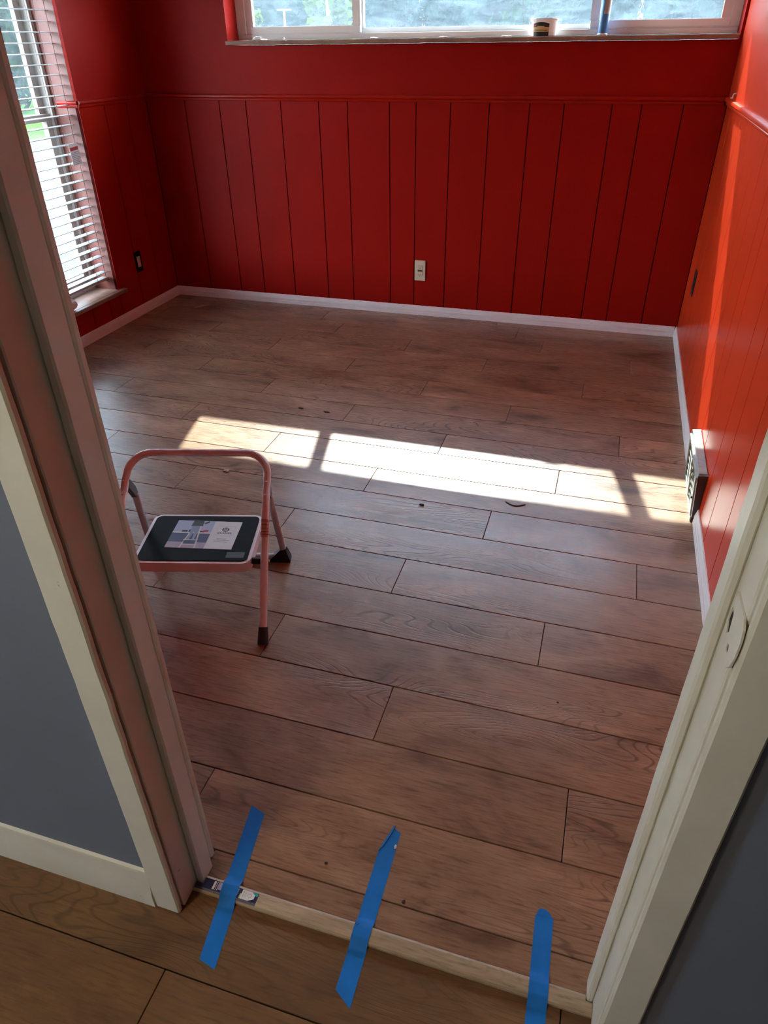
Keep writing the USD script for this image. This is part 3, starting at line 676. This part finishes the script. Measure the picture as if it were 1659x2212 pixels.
for s in (-1, 1):
    d = np.array([0, YK - 0.004, ZK - 0.012]); d /= np.linalg.norm(d)
    p0 = np.array([s * A_, -0.004, 0.0])
    foot = cyl(p0 + [0, 0.0, 0.0], p0 + d * 0.052, 0.0175, 20, 0.0145)
    v = np.array(foot.vertices); v[:, 2] = np.maximum(v[:, 2], 0.0); foot = trimesh.Trimesh(v, foot.faces, process=False)
    obj('rubber_foot', foot, M['rubber'], st, smooth=40)
    # rear corner shoe: a wedge wrapped round the bend
    o = s * (AR + 0.031)
    sh = trimesh.convex.convex_hull(np.array([(o + s * 0.014, 0.398 + a, z_) for a in (0, 0.034) for z_ in (0.0, 0.012)] + [(o - s * 0.060, 0.400 + a, z_) for a in (0, 0.028) for z_ in (0.0, 0.007)]
                                   + [(o + s * 0.004, 0.388 + a, 0.062) for a in (0, 0.026)] + [(o - s * 0.018, 0.390 + a, 0.058) for a in (0, 0.022)]))
    obj('rubber_foot', sh, M['rubber'], st)
    # hinge bracket
    hz = Polygon([(0.304, 0.370), (0.318, 0.386), (0.344, 0.346), (0.352, 0.320), (0.347, 0.310), (0.338, 0.312), (0.326, 0.334)]).buffer(0.003)
    xb = s * (A_ + 0.0055)
    obj('hinge_bracket', prism(hz, 'x', min(s * 0.2105, s * 0.2265), max(s * 0.2105, s * 0.2265)), M['bracket'], st)
    for (fy, fz) in ((0.310, 0.3815), (0.275, 0.3555)):
        c0 = np.array([s * A_ * 0.993, fy, fz])
        nrm = np.array([0.0, -0.60, 0.80]); nrm /= np.linalg.norm(nrm)
        rv = trimesh.creation.icosphere(2, 0.0042); rv.apply_scale([1, 1, 0.6]); rv.apply_transform(trimesh.geometry.align_vectors([0, 0, 1], nrm)); rv.apply_translation(c0 + nrm * 0.0118)
        obj('rivet', rv, M['chrome'], st, smooth=True)
    # pivot pins where the tray meets the frames
    obj('pivot_pin', cyl((s * 0.178, 0.155, 0.197), (s * (A_ + 0.014), 0.155, 0.197), 0.0045, 12), M['chrome'], st)
    obj('pivot_spacer', cyl((s * 0.186, 0.155, 0.197), (s * (A_ - 0.011), 0.155, 0.197), 0.011, 16), M['rubber'], st)
    obj('tray_arm', cat_(bx(min(s * 0.183, s * 0.187), max(s * 0.183, s * 0.187), 0.30, 0.392, 0.180, 0.200, 0.001), cyl((s * 0.186, 0.385, 0.19), (s * (AR + 0.026), 0.385, 0.19), 0.004, 10)), M['chrome'], st)
# tray: pressed pan with rolled rim, tilted a touch with the photo's angle
HT = 0.211
outer = rrect(-0.180, 0.184, 0.122, 0.384, 0.030)
inner = outer.buffer(-0.0105)
pan = man(prism(outer, 'z', HT - 0.034, HT)) - man(prism(outer.buffer(-0.003), 'z', HT - 0.040, HT - 0.0025))
obj('tray', tri(pan), M['steel_white'], st, smooth=35)
mt = obj('tread_mat', prism(inner, 'z', HT - 0.0005, HT + 0.0022), M['tread'], st)
obj('badge', mesh_at(prism(rrect(-0.028, 0.028, -0.0145, 0.0145, 0.001), 'z', 0, 0.0003), (0.133, 0.162, HT + 0.0022)), mat('badge_grey', (0.055, 0.060, 0.066), 0.4), mt)

# the printed paper label stuck on the tread (its own flat print)
LW, LH, LZ = 0.214, 0.150, HT + 0.0024
lbl = obj('paper_label', mesh_at(cat_(bx(-LW / 2, LW / 2, -LH / 2, LH / 2, 0, 0.0004)), (0.011, 0.2685, LZ), rz=-0.045), M['paper'], st, label='paper label with a kitchen photo and a logo')
def pr(polys, lift, m, name='print'):
    if not isinstance(polys, (list, tuple)):
        polys = [polys]
    for p in polys:
        obj(name, mesh_at(prism(p, 'z', 0.0004, 0.0004 + lift * 0.00008), (0.011, 0.2685, LZ), rz=-0.045), m, lbl)
q = lambda x0, x1, y0, y1: sbox(x0, y0, x1, y1)
hx = 0.018                                   # right end of the photo half
pr(q(-LW / 2, hx, -LH / 2, LH / 2), 1, M['pale_blue'])                  # kitchen wall
pr(q(-LW / 2, hx, -LH / 2, -0.044), 2, M['pink_print'])                 # its floor
pr(q(-LW / 2, hx, -0.044, 0.004), 2, M['navy'])                          # cabinets
pr(q(-LW / 2, hx, 0.004, 0.010), 3, M['paper'])                          # worktop
pr([q(-0.078, -0.060, 0.010, 0.020), q(-0.056, -0.048, 0.010, 0.024), q(-0.020, -0.004, 0.010, 0.018)], 3, M['ink'])
pr(q(-0.010, 0.008, 0.012, 0.022), 4, M['red_print'])
pr([Polygon([(-0.050, -0.028), (-0.052, 0.050), (-0.022, 0.050), (-0.026, -0.028), (-0.033, -0.028), (-0.037, 0.020), (-0.042, -0.028)])], 5, M['blue_grey'])  # trousers
pr([Polygon([(-0.056, 0.044), (-0.054, 0.0735), (-0.020, 0.0735), (-0.018, 0.046)])], 6, M['ink'])   # dark top
lad = [Polygon([(-0.062, -0.074), (-0.057, -0.074), (-0.048, 0.004), (-0.052, 0.004)]), Polygon([(-0.014, -0.074), (-0.009, -0.074), (-0.022, 0.045), (-0.026, 0.045)])]
lad += [q(-0.060, -0.013, -0.034, -0.030), q(-0.060, -0.012, -0.060, -0.055)]
pr(lad, 7, M['paper'])
pr([q(-0.056, -0.018, -0.052, -0.036)], 7, M['navy'])
pr([Polygon([(-0.018, 0.062), (-0.004, 0.074), (0.0, 0.068), (-0.012, 0.056)])], 7, M['ink'])
# logo: a disc cut into bars with the word under it
cxl, cyl_ = 0.0625, 0.030
from shapely.geometry import Point
disc = Point(cxl, cyl_).buffer(0.0115, quad_segs=16)
logo = disc.difference(q(cxl - 0.0065, cxl - 0.0052, -1, 1)).difference(q(cxl + 0.0052, cxl + 0.0065, -1, 1))
for dy in (-0.0057, 0.0, 0.0057):
    logo = logo.difference(q(cxl - 0.0052, cxl + 0.0052, cyl_ + dy - 0.0011, cyl_ + dy + 0.0011))
pr(list(logo.geoms), 2, M['ink'], 'logo')
tm = meshkit.text_mesh('SOLADDER', 0.0088, 0.0002, bold=True)
wdt = tm.bounds[1][0] - tm.bounds[0][0]
tm.apply_scale([0.047 / wdt, 1, 1]); tm.apply_translation([cxl - 0.0235 - tm.bounds[0][0], 0.0055, 0.0004])
obj('lettering', mesh_at(tm, (0.011, 0.2685, LZ), rz=-0.045), M['ink'], lbl)
bord = q(0.034, 0.092, -0.0015, 0.048).difference(q(0.0344, 0.0916, -0.0011, 0.0476))
pr(bord, 2, M['pink_print'])
pr([q(0.045, 0.078, -0.021, -0.0196), q(0.047, 0.076, -0.0245, -0.0231), q(0.036, 0.088, -0.0295, -0.0281), q(0.040, 0.084, -0.0385, -0.0368)], 2, M['ink_grey'], 'small_print')
# warning sticker wrapped round the right-hand leg
dleg = np.array([0, YK - 0.004, ZK - 0.012]); dleg /= np.linalg.norm(dleg)
def legp(h):
    return np.array([A_, 0.004, 0.012]) + dleg * ((h - 0.012) / dleg[2])
stk = obj('leg_sticker', tube([legp(0.262), legp(0.306)], R1 + 0.0004, 18, caps=False), M['orange_print'], st, smooth=True, label='pale orange warning sticker')
obj('sticker_stripes', cat_(*[tube([legp(h), legp(h + 0.0016)], R1 + 0.0006, 18, caps=False) for h in (0.268, 0.275, 0.283, 0.291, 0.3005)]), M['red_print'], stk)

# ---------------------------------------------------------------- threshold strip with its sticker, and the three tapes holding it
th = thing('threshold_strip', 'pale oak threshold strip lying across the doorway under blue tape', 'threshold')
TY0, TY1, TH = 0.6455, 0.6825, 0.0125
prof = [(TY0, 0.0005), (TY1, 0.0005), (TY1, 0.004), (TY1 - 0.004, 0.0105), (TY1 - 0.008, TH), (TY0 + 0.008, TH), (TY0 + 0.003, 0.0108), (TY0, 0.0065)]
thm = man(prism(prof, 'x', JL + 0.001, JR - 0.001)) - man(bx(JL - 0.01, -0.629, 0.661, 0.72, -0.1, 0.1)) - man(bx(0.1775, JR + 0.01, 0.668, 0.72, -0.1, 0.1))
obj('strip', tri(thm), M['oak'], th)
stl = obj('sticker', cat_(bx(-0.628, -0.5005, TY0 + 0.0070, TY1 - 0.0085, TH, TH + 0.0003), bx(-0.644, -0.628, TY0 + 0.0070, 0.6605, TH, TH + 0.0003), prism([(TY0 + 0.0070, TH + 0.0003), (TY0 + 0.0028, 0.0111), (TY0 + 0.0028, 0.0108), (TY0 + 0.008, TH)], 'x', -0.644, -0.5005)), M['navy2'], th, label='navy printed product sticker with a white panel')
zt = TH + 0.0003
def sp_(polys, m, lift, name='print'):
    for p in polys:
        obj(name, prism(p, 'z', zt, zt + 0.0001 * lift), m, stl)
sp_([Polygon([(-0.538, 0.6535), (-0.538, 0.6735), (-0.516, 0.6735), (-0.508, 0.668), (-0.508, 0.660), (-0.520, 0.6535)])], M['white_plastic'], 2)
sp_([Polygon([(-0.541, 0.6535), (-0.541, 0.6640), (-0.538, 0.6640), (-0.538, 0.6535)])], M['lime'], 2)
sp_([Polygon([(-0.516, 0.6735), (-0.502, 0.6735), (-0.502, 0.6655), (-0.508, 0.668)])], M['teal'], 2)
ringp = Point(-0.519, 0.6645).buffer(0.0042).difference(Point(-0.519, 0.6645).buffer(0.0036))
sp_([ringp, q(-0.534, -0.533, 0.657, 0.671), q(-0.530, -0.5294, 0.658, 0.670), q(-0.527, -0.5264, 0.658, 0.669)], M['ink_grey'], 3)
sp_([q(-0.605, -0.600, 0.6545, 0.6725), q(-0.598, -0.5968, 0.6545, 0.6725), q(-0.594, -0.5928, 0.6545, 0.6725)], M['paper'], 2)
sp_([q(-0.592, -0.570, 0.657, 0.673)], M['lav'], 2)
sp_([q(-0.560, -0.546, 0.658, 0.672)], M['lav'], 2)
sp_([q(-0.558, -0.555, 0.664, 0.669), q(-0.553, -0.550, 0.664, 0.669), q(-0.557, -0.548, 0.654, 0.656)], M['paper'], 3)

def height_over(y):
    """Tape height as it climbs over the strip."""
    a0, a1, b0, b1 = TY0 - 0.013, TY0 + 0.0055, TY1 - 0.0065, TY1 + 0.014
    if y <= a0 or y >= b1:
        return 0.0006
    if y < a1:
        s = (y - a0) / (a1 - a0)
        return 0.0006 + (TH + 0.0006) * (s ** 1.15)
    if y <= b0:
        return TH + 0.0012
    s = (b1 - y) / (b1 - b0)
    return 0.0006 + (TH + 0.0006) * (s ** 1.15)
def tape(label, p_bot, p_top, bot_cut, top_cut, wid, seed, torn=0.0, group=None):
    """p_bot/p_top: ends of the centre line on the floor; *_cut: how far each edge (left, right) runs past the end."""
    o = thing('painters_tape', label, 'tape')
    a, b = np.array(p_bot), np.array(p_top)
    d = b - a; L = np.linalg.norm(d); d /= L; nrm = np.array([d[1], -d[0]])
    n, m_ = 90, 9
    V = []
    rr = np.random.RandomState(seed)
    jag_t, jag_b = rr.rand(m_) * torn, rr.rand(m_) * torn
    for j in range(m_):
        s = j / (m_ - 1)
        u0 = -(bot_cut[0] * (1 - s) + bot_cut[1] * s) + jag_b[j]
        u1 = L + float(np.interp(s, np.linspace(0, 1, len(top_cut)), top_cut)) - jag_t[j]
        for i in range(n):
            u = u0 + (u1 - u0) * i / (n - 1)
            w_ = wid
            p = a + d * u + nrm * (s - 0.5) * w_
            zz_ = height_over(p[1]) + 0.0011 * max(0, meshkit.noise(np.array([[p[0] * 45, p[1] * 60, seed]]))[0] - 0.45)
            V.append([p[0], p[1], zz_])
    V = np.array(V); Nn = len(V)
    V2 = V - [0, 0, 0.00035]
    f = []
    for j in range(m_ - 1):
        for i in range(n - 1):
            a_, b_, c_, d_ = j * n + i, j * n + i + 1, (j + 1) * n + i + 1, (j + 1) * n + i
            f += [[a_, d_, c_], [a_, c_, b_], [a_ + Nn, c_ + Nn, d_ + Nn], [a_ + Nn, b_ + Nn, c_ + Nn]]
    rim = [i for i in range(n)] + [j * n + n - 1 for j in range(1, m_)] + [(m_ - 1) * n + i for i in range(n - 2, -1, -1)] + [j * n for j in range(m_ - 2, 0, -1)]
    for k in range(len(rim)):
        p, r_ = rim[k], rim[(k + 1) % len(rim)]
        f += [[p, r_, r_ + Nn], [p, r_ + Nn, p + Nn]]
    tm_ = trimesh.Trimesh(np.vstack([V, V2]), np.array(f), process=False)
    if tm_.volume < 0:
        tm_.invert()
    obj('strip', tm_, M['tape'], o, smooth=30)
    return o, a, d, nrm, L
tape('blue masking tape strip over the threshold sticker near the left jamb', (-0.5455, 0.5235), (-0.5945, 0.8605), (-0.006, 0.008), (0.010, -0.008), 0.037, 1)
o2, a2, d2, n2_, L2 = tape('middle blue masking tape strip with a crumpled folded far end', (-0.2655, 0.5425), (-0.2700, 0.905), (-0.012, 0.012), (-0.055, -0.022, 0.004, -0.001, -0.004), 0.037, 2)
fold = [a2 + d2 * (L2 - 0.060) - n2_ * 0.0185, a2 + d2 * (L2 + 0.006) - n2_ * 0.001, a2 + d2 * (L2 + 0.010) + n2_ * 0.003, a2 + d2 * (L2 - 0.012) - n2_ * 0.001, a2 + d2 * (L2 - 0.050) - n2_ * 0.0125]
obj('fold', prism(Polygon([tuple(p) for p in fold]), 'z', 0.0014, 0.0036), M['tape'], o2)
o3, *_ = tape('blue masking tape strip near the right jamb with a rounded torn tip', (0.0935, 0.520), (0.0870, 0.812), (0.004, -0.004), (-0.006, -0.004), 0.037, 3)
tip = Polygon([(0.0705, 0.806), (0.074, 0.8185), (0.080, 0.8225), (0.089, 0.8215), (0.097, 0.817), (0.103, 0.808)])
obj('torn_tip', prism(tip, 'z', 0.0004, 0.0011), M['tape'], o3)

# ---------------------------------------------------------------- things on the wide sill
tb = thing('paint_tub', 'white plastic tub with a black and gold label on the window sill', 'tub', (-0.508, 4.607, 1.5376))
prf = [(0, 0), (0.060, 0), (0.064, 0.003), (0.069, 0.066), (0.0705, 0.068)]
def sq(m, k=0.62):
    """Squares a lathe off towards a rounded square."""
    v = np.array(m.vertices); r = np.hypot(v[:, 0], v[:, 1]) + 1e-9; a = np.arctan2(v[:, 1], v[:, 0])
    e = 3.6; f = 1.0 / (np.abs(np.cos(a)) ** e + np.abs(np.sin(a)) ** e) ** (1 / e)
    v[:, 0] *= f ** k; v[:, 1] *= f ** k
    return trimesh.Trimesh(v, m.faces, process=False)
OV = np.diag([1.0, 0.62, 1.0, 1.0])          # the tub is oval
def ov(m):
    m.apply_transform(OV); return m
tub_r = lathe(prf + [(0.0705, 0.070), (0.0, 0.070)], 48)
obj('body', ov(tub_r), M['white_plastic'], tb, smooth=35)
obj('lid', ov(lathe([(0, 0.070), (0.0735, 0.070), (0.0745, 0.072), (0.0745, 0.078), (0.071, 0.081), (0.066, 0.0795), (0, 0.0795)], 48)), M['white_plastic'], tb, smooth=35)
def wrap(a0, a1, z0, z1, lift, rad=lambda z: 0.064 + 0.005 * z / 0.066, n=18, arch=0.0, oval=True):
    V, f = [], []
    for i in range(n + 1):
        a = a0 + (a1 - a0) * i / n
        for zz_ in (z0, z1 + arch * (1 - (2 * i / n - 1) ** 2)):
            for e in (0, 0.0004):
                r_ = rad(zz_) + lift + e
                V.append([r_ * math.cos(a), r_ * math.sin(a), zz_])
    for i in range(n):
        b = i * 4; c = b + 4
        f += [[b + 1, c + 1, c + 3], [b + 1, c + 3, b + 3], [b, b + 2, c + 2], [b, c + 2, c], [b + 2, b + 3, c + 3], [b + 2, c + 3, c + 2], [b, c, c + 1], [b, c + 1, b + 1]]
    m = trimesh.Trimesh(np.array(V), np.array(f), process=False)
    return ov(m) if oval else m
lb = obj('label', wrap(-PI / 2 - 0.86, -PI / 2 + 0.46, 0.002, 0.056, 0.0004, arch=0.007), M['black_label'], tb, label='black label with a gold band')
obj('gold_band', wrap(-PI / 2 - 0.84, -PI / 2 + 0.44, 0.021, 0.042, 0.0009), M['gold'], lb)
obj('gold_tab', wrap(-PI / 2 - 0.50, -PI / 2 + 0.08, 0.042, 0.046, 0.0009), M['gold'], lb)
obj('red_mark', wrap(-PI / 2 - 0.80, -PI / 2 - 0.60, 0.046, 0.053, 0.0009), M['red_print'], lb)
obj('small_print', cat_(*[wrap(-PI / 2 - 0.74, -PI / 2 + 0.34, zc, zc + 0.0018, 0.0014) for zc in (0.031, 0.026)] + [wrap(-PI / 2 - 0.72, -PI / 2 - 0.5, 0.015, 0.0165, 0.0009)]), M['ink'], lb)

tu = thing('caulk_tube', 'blue and beige caulk tube standing on the window sill against the right mullion', 'caulk tube', (-0.202, 4.60, 1.5376))
lean = trimesh.transformations.rotation_matrix(-0.03, [1, 0, 0]) @ trimesh.transformations.rotation_matrix(0.02, [0, 1, 0])
def tl(m):
    m = m.copy(); m.apply_transform(lean); return m
obj('end_cap', tl(lathe([(0, 0.0012), (0.026, 0.0012), (0.027, 0.003), (0.027, 0.008), (0.0245, 0.010), (0, 0.010)], 32)), M['white_plastic'], tu, smooth=35)
obj('body', tl(lathe([(0, 0.009), (0.0243, 0.009), (0.0243, 0.213), (0.022, 0.218), (0, 0.218)], 32)), M['tube_blue'], tu, smooth=35)
R_ = lambda z: 0.0243
obj('label_panel', tl(wrap(-PI / 2 - 0.25, -PI / 2 + 1.2, 0.092, 0.205, 0.0003, R_, oval=False)), M['tube_beige'], tu)
obj('print_marks', tl(cat_(*[wrap(-PI / 2 + 0.05, -PI / 2 + 0.75, zc, zc + 0.007, 0.0008, R_, oval=False) for zc in (0.108, 0.122, 0.150, 0.17)])), M['ink_grey'], tu, kind='stuff')
obj('nozzle', tl(lathe([(0, 0.218), (0.009, 0.218), (0.0085, 0.23), (0.003, 0.296), (0, 0.296)], 20)), M['white_plastic'], tu, smooth=35)

def blob(r, sc, seed, sub=2):
    s = trimesh.creation.icosphere(sub, r); v = np.array(s.vertices)
    v = v * (0.55 + 0.9 * meshkit.noise(v / r * 1.7 + seed, seed)[:, None]) * sc
    v[:, 2] -= v[:, 2].min()
    return trimesh.Trimesh(v, s.faces, process=False)
for i, (x, y, r, sc, lab) in enumerate([(-2.150, 4.512, 0.012, (2.2, 1, 0.7), 'pale plaster crumb at the left end of the wide window sill'),
                                        (-2.115, 4.520, 0.008, (3.4, 1.0, 0.5), 'flat pale flake right of the crumb at the sill left end'),
                                        (-1.980, 4.512, 0.006, (1.3, 1, 0.9), 'small pale crumb on the sill under the left pane'),
                                        (-1.435, 4.515, 0.008, (2.4, 1, 0.5), 'thin pale flake on the sill under the first mullion'),
                                        (-1.040, 4.520, 0.007, (3.4, 1, 0.5), 'long pale flake on the sill below the middle pane'),
                                        (-0.690, 4.515, 0.008, (3.6, 1, 0.5), 'long pale flake on the sill left of the tub')]):
    obj('crumb', mesh_at(blob(r, sc, i + 3), (x, y, 1.5375)), M['debris_white'], label=lab, cat='crumb')

# ---------------------------------------------------------------- litter on the floor
def strand(name, pts, r, m, lab, cat):
    obj(name, tube(fillet(pts, [0.012] * (len(pts) - 2), 5) if len(pts) > 2 else pts, r, 6), M[m], label=lab, cat=cat)
arc = [(-0.235 + 0.078 * t, 2.374 - 0.024 * math.sin(PI * (t * 0.92 + 0.04)), 0.0022) for t in np.linspace(0, 1, 14)]
obj('string_scrap', tube(arc, 0.0018, 6), M['debris_dark'], label='curved dark bit of string at the edge of the sun patch', cat='string')
arc2 = [(-0.49 + 0.030 * t, 3.02 - 0.05 * t ** 2 + 0.02 * t, 0.0015) for t in np.linspace(0, 1, 10)]
obj('string_scrap', tube(arc2, 0.001, 5), M['debris_dark'], label='thin dark thread beyond the sun patch', cat='string')
obj('wood_sliver', tube([(-2.682, 4.238, 0.003), (-2.655, 4.282, 0.004), (-2.630, 4.308, 0.004), (-2.608, 4.334, 0.003)], [0.0035, 0.006, 0.005, 0.002], 6), M['sliver'], label='pale curved wood sliver on the floor in the far left corner', cat='wood sliver')
for i, (x, y, r, sc, m, lab) in enumerate([(-0.548, 2.254, 0.006, (1.6, 0.9, 0.5), 'debris_dark', 'tiny dark crumb left of the string scrap'),
                                           (-1.418, 2.283, 0.010, (1.2, 0.9, 0.35), 'sliver', 'small brown chip behind the step stool handle'),
                                           (-0.203, 0.752, 0.0032, (1.0, 1.3, 0.6), 'debris_dark', 'small dark speck on the floor between middle and right tapes'),
                                           (-0.391, 0.784, 0.0032, (1.2, 0.8, 0.5), 'debris_dark', 'small dark speck between left and middle tapes'),
                                           (-0.2535, 0.864, 0.0036, (0.8, 1.4, 0.7), 'debris_white', 'tiny white crumb at the middle tape edge'),
                                           (-1.21, 2.94, 0.006, (2.6, 0.6, 0.4), 'debris_dark', 'dark splinter on the floor left behind the sun patch'),
                                           (-1.35, 2.945, 0.006, (2.2, 0.6, 0.4), 'debris_dark', 'dark fleck on the floor nearest the left wall window'),
                                           (0.060, 1.395, 0.0026, (1.2, 1, 0.6), 'debris_dark', 'small dark speck on the floor near the right jamb')]):
    obj('floor_crumb', mesh_at(blob(r, sc, i + 21), (x, y, 0.0)), M[m], label=lab, cat='crumb')

# ---------------------------------------------------------------- outside
g = thing('ground', 'lawn and grey asphalt drive outside the windows', 'ground', kind='structure')
obj('lawn', bx(-80, 60, -40, 90, -0.62, -0.32), M['grass'], g)
obj('driveway', bx(-13.2, XO - 0.6, -20, 16, -0.40, -0.30), M['concrete'], g)
def tree(x, y, h, r, m, label, seed, n=2600, low=0.4):
    t = thing('tree', label, 'tree', (x, y, -0.32), group=None)
    rs = np.random.RandomState(seed)
    tr = [(0, 0, -0.1), (0.05 * r, 0.03 * r, h * 0.3), (-0.05 * r, 0.08 * r, h * 0.7)]
    obj('trunk', tube(tr, [0.16, 0.12, 0.05], 8), M['bark'], t)
    # clumps of leaves
    nc = 26
    cen = []
    for k in range(nc):
        a, zf, rr_ = rs.rand() * 2 * PI, rs.rand(), math.sqrt(rs.rand())
        prof_ = math.sin(PI * min(1, 0.18 + 0.8 * zf)) ** 0.7
        cen.append((rr_ * r * prof_ * math.cos(a), rr_ * r * prof_ * math.sin(a), low + (h - low) * zf))
    cen = np.array(cen)
    ci = rs.randint(0, nc, n)
    P = cen[ci] + np.clip(rs.randn(n, 3), -1.6, 1.6) * [r * 0.2, r * 0.2, r * 0.2]
    P[:, 2] = np.maximum(P[:, 2], 0.12)
    s = rs.uniform(0.10, 0.20, n)[:, None]
    u = rs.randn(n, 3); u /= np.linalg.norm(u, axis=1, keepdims=True)
    w = np.cross(u, rs.randn(n, 3)); w /= np.linalg.norm(w, axis=1, keepdims=True)
    V = np.stack([P - u * s, P - w * s * 0.5, P + u * s, P + w * s * 0.5], 1).reshape(-1, 3)
    i4 = np.arange(n)[:, None] * 4
    F = np.vstack([i4 + [0, 1, 2], i4 + [0, 2, 3]])
    obj('foliage', trimesh.Trimesh(V, F, process=False), m, t, kind='stuff')
rs = random.Random(11)
trees = [(-11.75, 23.0, 4.2, 0.95, 1, 'yellow-green bushy tree seen through the left window pane, left side'), (-8.65, 23.0, 4.4, 0.95, 1, 'yellow-green bushy tree seen through the left window pane, right side'),
         (-15.6, 31, 6.5, 1.6, 2, 'blue-green tree at the far left behind the yellow-green bushes'), (-11.9, 31.5, 6.5, 1.5, 2, 'blue-green tree between and behind the two yellow-green bushes'),
         (-8.0, 31, 6, 1.5, 2, 'blue-green tree seen through the wide pane beside the first mullion'), (-4.0, 31.5, 6.5, 1.6, 0, 'green tree seen through the middle of the wide pane'),
         (-0.2, 31, 6, 1.5, 2, 'blue-green tree behind the white tub'), (3.6, 31.5, 6.2, 1.5, 2, 'blue-green tree seen through the right window pane'),
         (-20.5, 22.5, 6, 1.7, 0, 'green tree seen through the blind of the tall left window'), (-25.5, 21.5, 6, 1.7, 2, 'blue-green tree left of the green tree beyond the drive'), (-20.8, 28.0, 6.5, 1.7, 2, 'blue-green tree right of the green tree beyond the drive'),
         (-27, 28, 7, 1.8, 0, 'large green tree far behind the drive')]
for i, (x, y, h, r, mi, lab) in enumerate(trees):
    tree(x, y, h, r, LEAF[mi], lab, 40 + i)
def hedge(name, x0, x1, y0, y1, h, m, label, seed, n=9000):
    t = thing(name, label, 'hedge', ((x0 + x1) / 2, (y0 + y1) / 2, -0.32))
    rs = np.random.RandomState(seed)
    hx_, hy_ = (x1 - x0) / 2, (y1 - y0) / 2
    core = bx(-hx_, hx_, -hy_, hy_, -0.1, h - 0.3)
    obj('inner_growth', core, m, t)
    face = rs.rand(n)
    P = np.stack([rs.uniform(-hx_, hx_, n), np.where(face < 0.5, -hy_, np.where(face < 0.8, hy_, rs.uniform(-hy_, hy_, n))), np.where(face < 0.8, rs.uniform(0, h, n), h - 0.25)], 1) + rs.randn(n, 3) * 0.16
    P[:, 2] = np.maximum(P[:, 2], 0.2)
    s_ = rs.uniform(0.10, 0.22, n)[:, None]
    u = rs.randn(n, 3); u /= np.linalg.norm(u, axis=1, keepdims=True)
    w = np.cross(u, rs.randn(n, 3)); w /= np.linalg.norm(w, axis=1, keepdims=True)
    V = np.stack([P - u * s_, P - w * s_ * 0.5, P + u * s_, P + w * s_ * 0.5], 1).reshape(-1, 3)
    i4 = np.arange(n)[:, None] * 4
    obj('foliage', trimesh.Trimesh(V, np.vstack([i4 + [0, 1, 2], i4 + [0, 2, 3]]), process=False), m, t, kind='stuff')
hedge('hedge', -22, 9, 38.5, 41, 4.6, LEAF[2], 'long blue-green hedge across the back of the yard beyond the wide window', 91)
hedge('hedge', -38, -26, 33, 36, 4.6, LEAF[0], 'dark green hedge across the back of the yard beyond the left window drive', 92, 5000)
ps = thing('clothesline_post', 'pale T-shaped clothesline post in the yard seen through the left pane', 'post', (-6.1, 14.0, -0.32))
obj('upright', cyl((0, 0, 0), (0, 0, 2.33), 0.02, 12), M['post'], ps)
obj('crossbar', cyl((-0.13, 0, 2.33), (0.13, 0, 2.33), 0.014, 12), M['post'], ps)


# ---------------------------------------------------------------- added hall fill lamp (unseen, above and behind the camera)
lamp = thing('added_ceiling_light', 'added white flush dome light to brighten the hall, behind the camera', 'ceiling light', (-1.30, -0.85, CEIL))
obj('canopy', lathe([(0, -0.02), (0.19, -0.02), (0.195, 0.0), (0, 0.0)], 32), M['white_plastic'], lamp)
obj('glass_dome', lathe([(0, -0.125), (0.08, -0.117), (0.14, -0.09), (0.175, -0.05), (0.18, -0.021), (0, -0.021)], 32),
    mat('lit_dome', (0.8, 0.8, 0.78), 0.4, emis=((1.0, 0.83, 0.56), 50.0)), lamp, smooth=40)
